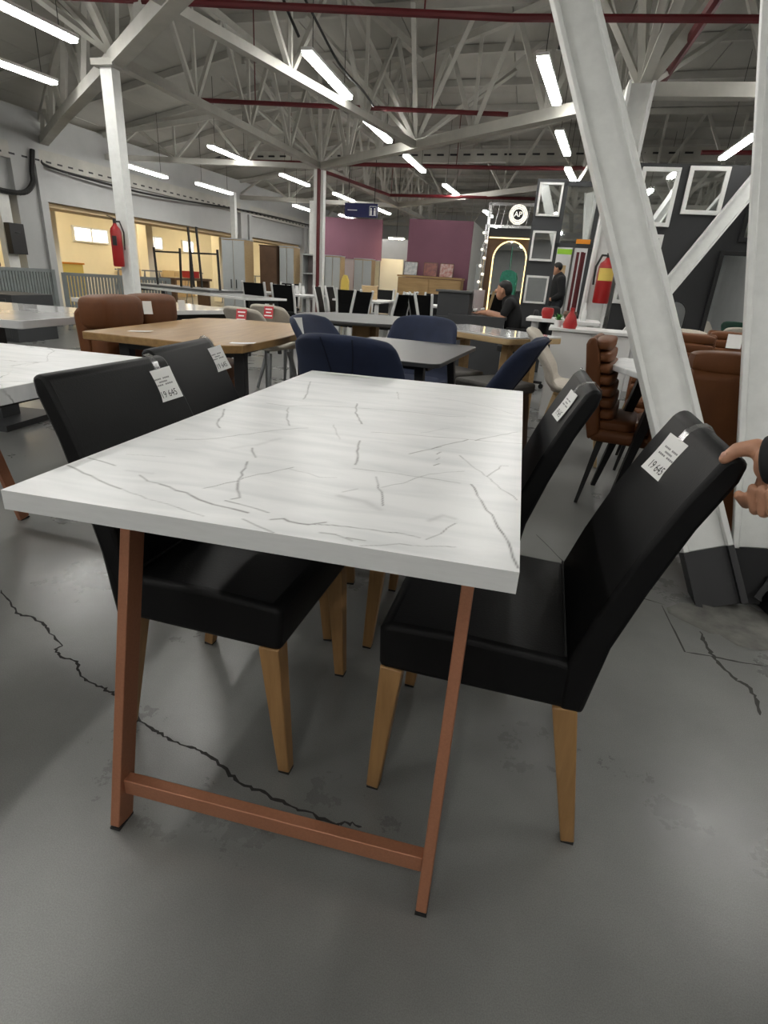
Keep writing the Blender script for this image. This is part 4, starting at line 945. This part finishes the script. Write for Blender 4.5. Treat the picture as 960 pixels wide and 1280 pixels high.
# ---------------------------------------------------------------- man at the desk, man standing
t = thing('desk', 'charcoal reception desk with a raised block beside the seated man', 'desk', (-.02, 7.0, 0), R(-3))
obj('raised_block', MB().box((-.10, .1, .49), (.40, .45, .98)), 'charcoal', t, bevel=.004); obj('block_top', MB().box((-.10, .1, .995), (.46, .50, .025)), 'grey_table', t)
obj('desk_front', MB().box((.12, -.18, .35), (.9, .04, .70)), 'charcoal', t); obj('desktop', MB().box((.22, .1, .715), (.72, .6, .03)), 'charcoal', t)
tag(obj('monitor', MB().box((0, 0, .19), (.03, .34, .22)).box((.02, 0, .04), (.03, .06, .10)).box((0, 0, .005), (.12, .16, .01)), 'lilac', loc=(.17, 7.12, .73), rz=R(-15)), 'small pale screen on the charcoal desk', 'monitor')
mx, my = .52, 7.15
man = figure('person', [[((mx+.10, my, .55), .115), ((mx+.10, my, .72), .115), ((mx+.06, my, .88), .10), ((mx, my, .965), .05), ((mx-.02, my, 1.0), .05)],
    [((mx+.10, my+.08, .5), .08), ((mx-.28, my+.10, .47), .062), ((mx-.25, my+.10, .08), .045), ((mx-.36, my+.1, .045), .035)], [((mx+.10, my-.08, .5), .08), ((mx-.28, my-.10, .47), .062), ((mx-.22, my-.10, .08), .045), ((mx-.33, my-.1, .045), .035)],
    [((mx+.05, my-.17, .90), .052), ((mx-.02, my-.20, .72), .042), ((mx-.22, my-.16, .765), .032), ((mx-.30, my-.14, .765), .024), ((mx-.345, my-.13, .76), .018)],
    [((mx+.05, my+.17, .90), .052), ((mx-.02, my+.20, .72), .042), ((mx-.22, my+.14, .765), .032), ((mx-.30, my+.12, .765), .024), ((mx-.345, my+.11, .76), .018)]] + fingers((mx-.345, my-.13, .755), (-1, .1, -.1), (0, 1, 0), .9) + fingers((mx-.345, my+.11, .755), (-1, -.1, -.1), (0, -1, 0), .9), head_ells((mx-.06, my, 1.045), (-1, 0)), .006, 'man with short dark hair in a black shirt sitting at the desk')
garment('shirt', [[((mx+.10, my, .55), .13), ((mx+.10, my, .72), .13), ((mx+.06, my, .89), .112), ((mx+.01, my, .94), .07)], [((mx+.06, my-.06, .89), .085), ((mx+.05, my-.17, .90), .066), ((mx, my-.2, .78), .055)], [((mx+.06, my+.06, .89), .085), ((mx+.05, my+.17, .90), .066), ((mx, my+.2, .78), .055)]], [], .014, 'cloth_black', man)
garment('trousers', [[((mx+.10, my+.08, .5), .094), ((mx-.28, my+.10, .47), .075), ((mx-.25, my+.10, .12), .058)], [((mx+.10, my-.08, .5), .094), ((mx-.28, my-.10, .47), .075), ((mx-.22, my-.10, .12), .058)]], [], .014, 'trousers', man)
for sy in (-.1, .1): garment('shoe', [[((mx-.235, my+sy, .07), .052), ((mx-.35, my+sy, .046), .042)]], [], .010, 'shoe', man)
garment('hair', [], [((mx-.038, my, 1.092), (.088, .086, .075)), ((mx-.005, my, 1.05), (.065, .082, .085))], .010, 'hair', man)
t = thing('office_chair', 'black office chair under the seated man', 'chair', (mx+.12, my, 0))
obj('seat', puff(0, 0, .40, .24, .24, .04), 'cloth_black', t, smooth=True)
obj('backrest', puff(.27, 0, .64, .035, .22, .20), 'cloth_black', t, smooth=True)
obj('gas_column', MB().cyl((0, 0, .06), (0, 0, .37), .025), 'black_metal', t)
for i in range(5):
    a = i*2*math.pi/5+.3; lg = obj('base_arm', MB().bar((0, 0, .09), (.27*math.cos(a), .27*math.sin(a), .07), .03, .03), 'black_metal', t); obj('castor', MB().sph((.27*math.cos(a), .27*math.sin(a), .03), .03, 10, 6), 'rubber', lg)
for sy in (-1, 1): obj('armrest', MB().box((.05, sy*.26, .60), (.24, .05, .03)).box((.08, sy*.26, .50), (.03, .02, .2)), 'black_metal', t)
t = thing('office_chair', 'black swivel chair with a padded back behind the stone top table', 'chair', (.80, 6.2, 0), R(160))
obj('seat', puff(0, 0, .44, .25, .25, .045), 'cloth_black', t, smooth=True)
obj('backrest', puff(-.26, 0, .70, .05, .23, .22), 'cloth_black', t, smooth=True)
obj('gas_column', MB().cyl((0, 0, .06), (0, 0, .40), .025), 'black_metal', t)
for i in range(5):
    a = i*2*math.pi/5; lg = obj('base_arm', MB().bar((0, 0, .09), (.28*math.cos(a), .28*math.sin(a), .07), .03, .03), 'black_metal', t); obj('castor', MB().sph((.28*math.cos(a), .28*math.sin(a), .03), .03, 10, 6), 'rubber', lg)
sx_, sy_ = 1.34, 11.4
st = figure('person', [[((0, 0, .88), .12), ((0, 0, 1.1), .125), ((0, 0, 1.26), .11), ((-.02, 0, 1.36), .055), ((-.04, 0, 1.4), .05)],
    [((0, .09, .86), .085), ((0, .1, .46), .06), ((.02, .1, .08), .045), ((-.1, .1, .045), .035)], [((0, -.09, .86), .085), ((-.02, -.1, .46), .06), ((0, -.1, .08), .045), ((-.12, -.1, .045), .035)],
    [((0, .19, 1.27), .06), ((.04, .23, 1.02), .046), ((-.12, .17, .92), .036), ((-.2, .12, .93), .024)], [((0, -.19, 1.27), .06), ((.04, -.23, 1.02), .046), ((-.12, -.17, .92), .036), ((-.2, -.12, .93), .024)]], head_ells((-.08, 0, 1.47), (-1, 0)), .014, 'person in a black jacket standing behind the mirror stand, looking down', (sx_, sy_, 0), R(10))
garment('jacket', [[((0, 0, .86), .15), ((0, 0, 1.1), .15), ((0, 0, 1.27), .13), ((-.01, 0, 1.34), .085)], [((0, .08, 1.26), .1), ((0, .19, 1.27), .08), ((.04, .23, 1.02), .064), ((-.10, .18, .93), .05)], [((0, -.08, 1.26), .1), ((0, -.19, 1.27), .08), ((.04, -.23, 1.02), .064), ((-.10, -.18, .93), .05)]], [], .016, 'cloth_black', st)
garment('trousers', [[((0, .07, .86), .11), ((0, .1, .46), .078), ((.02, .1, .11), .06)], [((0, -.07, .86), .11), ((-.02, -.1, .46), .078), ((0, -.1, .11), .06)]], [], .016, 'trousers', st)
for sy in (-.1, .1): garment('shoe', [[((.01, sy, .07), .054), ((-.12, sy, .046), .042)]], [], .012, 'shoe', st)
garment('hair', [], [((-.062, 0, 1.50), (.088, .09, .085))], .012, 'hair', st)
# ---------------------------------------------------------------- far shop: round sign, arched neon mirror
t = thing('shop_front', 'dark shop front with a steel header and black panels beyond the desk', 'shop front', (-.13, 12.0, 0), R(-3))
obj('back_panel', MB().box((.45, .1, 1.0), (.95, .06, 2.0)), 'walnut', t)
obj('header', MB().box((.45, .05, 2.08), (.95, .12, .16)), 'black_paint', t)
for z in (2.19, 2.58): obj('steel_rail', MB().box((.45, 0, z), (1.0, .06, .05)), 'chrome', t)
for i in range(9): obj('lattice_bar', MB().bar((-.03+i*.12, 0, 2.19), (.03+i*.12, 0, 2.58), .012, .012), 'chrome', t)
for x in (-.03, .93): obj('post', MB().box((x, 0, 1.3), (.06, .06, 2.6)), 'chrome', t)
obj('light_strip', MB().box((.45, -.03, 1.985), (.86, .02, .02)), 'neon_warm', t)
t = thing('round_sign', 'round glowing white sign with the letters AP', 'sign', (.395, 11.90, 2.40), R(-3))
ring = lambda r0, r1, y0, y1: MB().prism([(r1*math.cos(i*math.pi/20), r1*math.sin(i*math.pi/20)) for i in range(40)], 'y', y0, y1)
obj('disc', ring(0, .175, -.02, .02), 'neon_white', t)
rr_ = MB()
for r_ in (.155, .118):
    rr_.tube([(r_*math.cos(i*math.pi/16), -.022, r_*math.sin(i*math.pi/16)) for i in range(33)], .005, 5)
obj('ring_line', rr_, 'ink', t)
obj('inner_disc', ring(0, .095, -.026, -.02), 'black_paint', t)
me = text_mesh('AP', .13, 'letters')
for v_ in me.vertices: x, y, _ = v_.co; v_.co = (x, -.029, y)
obj('letters', me, 'neon_white', t)
t = thing('arched_mirror', 'tall arched mirror ringed with warm neon inside the far shop', 'mirror', (.34, 11.95, .35), R(-3))
arc = [(-.33, 0)] + [(-.33*math.cos(a*math.pi/14), 1.25+.33*math.sin(a*math.pi/14)) for a in range(15)] + [(.33, 0)]
obj('mirror_glass', MB().prism(arc, 'y', -.01, .01), 'mirror', t)
obj('neon_ring', MB().tube([(x, -.015, z) for x, z in arc], .013, 6), 'neon_warm', t)
tag(obj('hanging_jacket', MB().prism([(-.15, 0), (.15, 0), (.16, .38), (.13, .48), (.05, .52), (-.05, .52), (-.13, .48), (-.16, .38)], 'y', -.05, .05).cyl((0, 0, .5), (0, .27, 1.14), .006, n=6), 'teal_cloth', loc=(.37, 11.75, .88), bevel=.01), 'green jacket hanging before the arched neon mirror', 'jacket')
t = thing('bulb_stand', 'upright string of small glowing bulbs on the far shop edge', 'light string', (-.19, 11.85, 0))
obj('pole', MB().cyl((0, 0, 0), (0, 0, 2.2), .012), 'chrome', t)
for i in range(8): obj('bulb', MB().sph((.03*(-1)**i, -.02, 1.0+.15*i), .028, 10, 8), 'neon_white', t)
# ---------------------------------------------------------------- purple partition and its surroundings
t = thing('partition', 'purple partition box with a white side behind the oak sideboard', 'partition', (-1.40, 14.0, 0), R(-2))
obj('front_panel', MB().box((0, 0, 1.22), (1.52, .08, 2.44)), 'purple', t)
obj('side_panel', MB().box((.74, 1.1, 1.22), (.06, 2.1, 2.44)), 'white_paint', t); obj('side_panel', MB().box((-.74, 1.1, 1.22), (.06, 2.1, 2.44)), 'purple', t)
t = thing('oak_sideboard', 'wide oak sideboard with pictures on top before the purple partition', 'sideboard', (-1.47, 13.6, 0), R(-2))
obj('carcass', MB().box((0, 0, .60), (1.5, .45, 1.12)), 'oak_panel', t); obj('worktop', MB().box((0, 0, 1.19), (1.54, .48, .04)), 'oak_panel', t)
for i in range(2): d_ = obj('door', MB().box((-.37+i*.74, -.235, .62), (.72, .02, 1.04)), 'oak_panel', t, bevel=.004); obj('handle', MB().box((-.06+i*.12-.0, -.255, .7), (.015, .02, .14)), 'black_metal', d_)
for i, (x, m_, lb) in enumerate(((-1.97, 'picture_a', 'pale leaning picture on the oak sideboard'), (-1.50, 'picture_b', 'dark red leaning picture on the oak sideboard'), (-1.12, 'picture_c', 'red and white leaning picture on the oak sideboard'))):
    t = thing('picture', lb, 'picture', (x, 13.55, 1.21), R(-2)); t.rotation_euler.x = -R(10)
    obj('canvas', MB().box((0, 0, .15), (.30, .015, .28)), m_, t); obj('frame', MB().box((0, .01, .15), (.33, .012, .31)), 'walnut', t)
for i in range(4):
    tag(obj('plank', MB().bar((0, 0, 0), (.22, .12, .98), .06, .02, (1, 0, 0)), ('walnut', 'oak_light')[i % 2], loc=(-.62+.11*i, 10.6, 0)), 'narrow board leaning among boards behind the desk block', 'board', 'boards leaning behind the desk block')
tag(obj('cabinet_panel', MB().box((0, 0, .75), (.38, .4, 1.5)).box((0, -.21, .75), (.34, .02, 1.4)), 'wardrobe_grey', loc=(-.15, 12.6, 0)), 'tall grey cabinet beside the far shop', 'cabinet')
for i, (x, y, a, w_) in enumerate(((1.25, 13.2, 10, .7), (2.0, 13.4, -15, .7))):
    t = thing('display_panel', 'tall white display panel with %s behind the mirror stand' % ('an oak strip', 'a plain face')[i], 'panel', (x, y, 0), R(a))
    obj('board', MB().box((0, 0, 1.1), (w_, .05, 2.2)), 'white_lacquer', t)
    obj('foot', MB().box((0, 0, .015), (w_, .4, .03)), 'white_lacquer', t)
    if i == 0: obj('oak_strip', MB().box((.2, -.03, .8), (.14, .015, 1.6)), 'oak_light', t)
wp = tag(thing('wall_mauve', 'mauve wall with a purple upper band and a red framed door panel', None, (-5.2, 18.2, 0), R(6)), None, kind='structure')
obj('upper_band', MB().box((.2, 0, 2.2), (2.3, .12, 1.15)), 'purple', wp); obj('lower_wall', MB().box((.1, .02, .82), (2.1, .10, 1.62)), 'mauve_wall', wp)
t = thing('lattice_panel', 'dark red lattice panel on the mauve wall', 'panel', (-4.45, 18.0, .75), R(6))
for x in (-.16, .16): obj('stile', MB().box((x, 0, .42), (.06, .05, .84)), 'pipe_red', t)
for z in (.03, .3, .55, .81): obj('rail', MB().box((0, 0, z), (.30, .05, .06)), 'pipe_red', t)
obj('slat', MB().box((0, 0, .42), (.05, .04, .8)), 'neon_warm', t)
t = thing('doorway_fill_lamp', 'warm fill lamp added to brighten the yellow doorway', 'lamp', (-3.3, 17.9, 2.25))  # added fill light that brightens the doorway panel behind it
obj('housing', MB().box((0, 0, .03), (.5, .1, .04)), 'lamp_house', t); obj('diffuser', MB().box((0, 0, 0), (.46, .08, .03)), 'warm_light', t); obj('hanger_rod', MB().cyl((0, 0, .05), (0, 0, 2.11), .008, n=5), 'cable', t)
struct('door_1', MB().box((-3.55, 18.6, .85), (.75, .08, 1.7)), 'warm_wall', 'pale yellow doorway panel lit by an added fill lamp beside the mauve wall')  # solid panel, brightened by the added lamp in front
struct('door_2', MB().box((-2.9, 18.3, .85), (.28, .08, 1.7)), 'mauve_wall', 'narrow mauve door jamb')
struct('wall_beyond', MB().box((-2.6, 20, 2.0), (5.0, .1, .7)), 'wall_grey', 'grey wall band above the yellow doorway')
t = thing('hanging_sign', 'dark blue hanging sign with a white toilet pictogram', 'sign', (-3.08, 13.0, 2.33), R(-2))
obj('panel', MB().box((0, 0, .14), (.76, .06, .28)), 'blue_sign', t)
b = MB()
for x in (.24, .32): b.box((x, -.034, .10), (.035, .006, .10)); b.sph((x, -.034, .175), .018, 10, 6)
b.box((.28, -.034, .225), (.15, .006, .008)); b.box((.28, -.034, .045), (.15, .006, .008)); b.box((.207, -.034, .135), (.008, .006, .185)); b.box((.353, -.034, .135), (.008, .006, .185)); b.box((-.2, -.034, .14), (.22, .006, .015))
obj('pictogram', b, 'paper', t)
for x in (-.3, .3): obj('hanger_rod', MB().cyl((x, 0, .28), (x, 0, 1.2), .008, n=5), 'cable', t)
# wardrobes
def wardrobe(label, loc, rz, w_, h_, d_, m_, doors=2, side='oak_light'):
    t = thing('wardrobe', label, 'wardrobe', loc, rz, 'wardrobes in a row before the side room')
    obj('carcass', MB().box((0, 0, h_/2), (w_, d_, h_)), side, t)
    for i in range(doors):
        a = -w_/2+w_*(i+.5)/doors; dr = obj('door', MB().box((a, -d_/2-.012, h_/2+.02), (w_/doors-.012, .02, h_-.08)), m_, t, bevel=.003)
        hx = a+(w_/doors/2-.06)*(1 if i % 2 == 0 else -1); obj('handle', MB().box((hx, -d_/2-.035, h_*.47), (.015, .02, .18)), 'black_metal', dr)
    obj('cornice', MB().box((0, -.01, h_+.01), (w_+.02, d_+.02, .02)), m_, t)
    return t
wardrobe('pale grey two-door wardrobe with an oak side, foremost in the row', (-5.56, 11.9, 0), R(4), .52, 1.68, .5, 'wardrobe_grey')
wardrobe('brown wardrobe with a mirror strip between two pale grey ones', (-5.07, 12.6, 0), R(4), .40, 1.62, .45, 'walnut', 1, 'walnut')
wardrobe('narrow pale grey wardrobe beside the brown wardrobe', (-4.66, 12.7, 0), R(4), .34, 1.62, .45, 'wardrobe_grey')
t = thing('open_wardrobe', 'pale wardrobe with an open dark middle', 'wardrobe', (-4.12, 12.9, 0), R(4))
obj('side', MB().box((-.24, 0, .76), (.03, .45, 1.52)), 'wardrobe_grey', t); obj('side', MB().box((.24, 0, .76), (.03, .45, 1.52)), 'wardrobe_grey', t)
obj('back_board', MB().box((0, .21, .76), (.48, .02, 1.5)), 'mauve_wall', t)
for z in (.1, .55, 1.1, 1.5): obj('shelf', MB().box((0, 0, z), (.46, .42, .025)), 'wardrobe_grey', t)
wardrobe('pale grey wardrobe next to the red striped pillar', (-3.66, 13.0, 0), R(4), .36, 1.50, .45, 'wardrobe_grey')
wardrobe('pale grey wardrobe behind the red striped pillar', (-3.05, 13.4, 0), R(4), .42, 1.48, .45, 'wardrobe_grey')
tag(obj('coat', MB().prism([(-.09, .3), (.09, .3), (.08, 1.0), (.03, 1.12), (-.03, 1.12), (-.08, 1.0)], 'y', -.06, .06).cyl((0, 0, 0), (0, 0, .32), .02).cyl((0, 0, 0), (0, 0, .02), .12), 'label_yellow', loc=(-3.28, 12.6, 0), bevel=.02), 'mustard yellow coat on a stand behind the red striped pillar', 'coat')
# ---------------------------------------------------------------- black and white dining sets far behind
def bw_chair(label, loc, rz, group):
    t = thing('dining_chair', label, 'chair', loc, rz, group)
    obj('seat', MB().box((0, 0, .45), (.40, .42, .06)), 'black_leather', t, bevel=.015)
    obj('backrest', MB().prism([(-.19, .50), (-.165, .50), (-.20, .70), (-.25, .90), (-.275, .90), (-.225, .70)], 'y', -.17, .17), 'black_leather', t)
    for sy in (-1, 1):
        obj('back_post', MB().tube([(-.17, sy*.19, .42), (-.205, sy*.19, .66), (-.272, sy*.19, .92)], .02, 6), 'white_lacquer', t)
        for sx in (-1, 1): obj('leg', MB().bar((sx*.17, sy*.18, .42), (sx*.2, sy*.19, 0), .036, .036), 'white_lacquer', t)
    return t
GBW = 'black and white dining chairs in the far rows'
bw = bw_chair('black dining chair with curved white back posts in the far rows', (-2.36, 8.85, 0), R(4), GBW)
for x, y, a in ((-2.34, 9.4, -2), (-1.36, 8.8, 178), (-1.32, 9.38, 184), (-1.84, 8.28, 92), (-.76, 8.36, 88), (-.22, 8.34, 94), (-.74, 9.42, -88), (-.18, 9.44, -94), (-3.62, 8.78, 92), (-3.08, 8.76, 87), (-3.6, 9.84, -90), (-1.82, 9.96, -93), (-1.70, 7.62, 155), (-1.14, 7.66, 160), (-.54, 7.64, 25)): dup(bw, (x, y, 0), R(a))
wt = simple_table('white_table', 'white dining table among the black and white chairs', (-1.85, 9.1, 0), R(0), .8, 1.2, 'white_lacquer', 'white_lacquer', legs='straight', leg_w=.06, group='white dining tables in the far rows')
dup(wt, (-.47, 8.9, 0), R(90)); dup(wt, (-3.35, 9.3, 0), R(90))
for i in range(5):
    tag(obj('glass_jar', MB().lathe([(.035, 0), (.04, .05), (.03, .12), (.035, .14)], n=12), 'glossy_white', loc=(-3.55+.13*i, 9.25+.05*(i % 2), .75)), 'small white jar on the far white table', 'jar', 'jars on the far white table')
tag(obj('gift_box', MB().box((0, 0, .10), (.26, .2, .20)).box((0, 0, .205), (.27, .21, .02)), 'oak_light', loc=(-1.85, 9.35, .75), rz=R(10), bevel=.004), 'pale wooden box on a far white dining table', 'box')
# ---------------------------------------------------------------- left: long tables, upturned tables, radiators
simple_table('glossy_table', 'glossy white table standing behind the brown sofa', (-2.55, 4.2, 0), R(-22), 1.5, .75, 'glossy_white', 'black_metal', th=.035, legs='frame', leg_w=.04)
simple_table('long_table', 'long pale table on black frame legs before the wardrobes', (-4.0, 7.55, 0), R(-27), 3.1, .7, 'glossy_white', 'black_metal', th=.03, legs='frame', leg_w=.04)
simple_table('grey_slab_table', 'long white stone table beside the radiators, partly hidden by the brown sofa', (-2.72, 2.55, 0), R(4), 1.5, 1.1, 'stone_glass', 'charcoal', th=.045, legs='pedestal')
t = thing('upturned_table', 'upturned grey table with its leg frames in the air on the long table', 'table', (-4.55, 7.95, .75), R(-22))
obj('tabletop', MB().box((0, 0, .018), (2.1, .62, .03)), 'grey_table', t)
for x, w0, w1 in ((-.20, .30, .33), (.68, .33, .31)):
    for s_ in (-1, 1): obj('leg', MB().bar((x+s_*w0, -.1, .033), (x+s_*w1, -.1, .58), .025, .025), 'black_metal', t)
    obj('frame_bar', MB().box((x, -.1, .52), (2*w1, .022, .022)), 'black_metal', t)
for x in (.02, .22): obj('leg', MB().bar((x, .2, .033), (x-.06, .2, .90), .025, .025), 'black_metal', t)
def radiator(label, p0, p1, z0, z1):
    a = Vector(p0); b = Vector(p1); L_ = (b-a).length; rz = math.atan2((b-a).y, (b-a).x)
    t = thing('slat_barrier', label, 'barrier', (a.x, a.y, 0), rz)
    for z in (z0, z1): obj('rail', MB().box((L_/2, 0, z), (L_, .05, .05)), 'radiator', t)
    m = MB(); n = int(L_/.05)
    for i in range(n): m.box(((i+.5)*L_/n, 0, (z0+z1)/2), (.038, .03, z1-z0-.04))
    tag(obj('slat', m, 'radiator', t), None, kind='stuff')
    for x in (0, L_): obj('post', MB().box((x, 0, z1/2), (.07, .07, z1+.04)), 'radiator', t)
radiator('grey upright slat barrier beside the dark box', (-7.25, 6.2, 0), (-6.95, 7.95, 0), .12, .88)
radiator('grey upright slat barrier beside the slim pillar', (-6.9, 8.15, 0), (-5.6, 9.2, 0), .12, .84)
tag(obj('dark_box', MB().box((0, 0, .30), (.9, .7, .60)).box((.1, -.352, .3), (.5, .01, .5)), 'charcoal', loc=(-6.2, 6.2, 0), bevel=.01), 'dark grey box standing before the slat barrier', 'box')
tag(obj('wall_speaker', MB().box((0, 0, 0), (.12, .30, .50)).box((.065, 0, .1), (.012, .1, .012)), 'black_metal', loc=LW(8.65, .24, 1.35), rz=RZ, bevel=.01), 'black box mounted on the grey pillar', 'control box')
tag(obj('cable_duct', MB().box((0, 0, 1.05), (.12, .22, 2.1)), 'white_paint', loc=LW(8.62, .09, 0), rz=RZ), 'white duct running up the grey pillar', 'duct')
tag(obj('dried_wreath', MB().tube([(0, .0, 0), (.02, .12, .06), (.0, .25, .08), (.03, .38, .03), (0, .5, .0)], .06, 8), 'walnut', loc=(-7.3, 6.75, .93)), 'dark brown garland lying on the slat barrier', 'garland')
# things inside the warm room
t = thing('yellow_counter', 'orange yellow counter in the warm side room', 'counter', LW(12.0, -2.6, 0), RZ)
obj('body', MB().box((0, 0, .48), (.6, 1.6, .96)), 'label_yellow', t); obj('top', MB().box((0, 0, .98), (.66, 1.66, .04)), 'orange', t)
for i, v in enumerate((13.2, 14.2, 16.2, 18.2, 20.2)):
    t = thing('folded_stand', 'thin metal trestle in the warm side room', 'trestle', LW(v, -1.3, 0), RZ, 'metal trestles in the warm side room')
    for s_ in (-1, 1): obj('leg', MB().bar((0, s_*.3, .9), (.12, s_*.38, 0), .02, .02), 'grey_metal', t); obj('leg', MB().bar((0, s_*.3, .9), (-.12, s_*.38, 0), .02, .02), 'grey_metal', t)
    obj('top_bar', MB().box((0, 0, .91), (.04, .8, .03)), 'grey_metal', t)
for i, v in enumerate((17.3, 19.6)):
    t = thing('side_cabinet', 'low cream cabinet against the side room wall', 'cabinet', LW(v, -4.35, 0), RZ, 'cream cabinets in the side room')
    obj('body', MB().box((0, 0, .45), (.5, 1.2, .9)), 'warm_beam', t)
    for k in range(2): obj('door', MB().box((.26, -.3+.6*k, .45), (.02, .56, .8)), 'oak_light', t)
tag(obj('red_crate', MB().box((0, 0, .08), (.3, .4, .16)).box((0, 0, .17), (.32, .42, .02)), 'red_paint', loc=LW(15.4, -.9, .78), rz=RZ), 'red crate stacked on a bench in the side room', 'crate')
tag(obj('wooden_bench', MB().box((0, 0, .74), (.5, 1.8, .06)).box((0, -.8, .35), (.4, .08, .72)).box((0, .8, .35), (.4, .08, .72)), 'walnut', loc=LW(15.2, -.9, 0), rz=RZ), 'dark wooden bench carrying a red crate in the side room', 'bench')
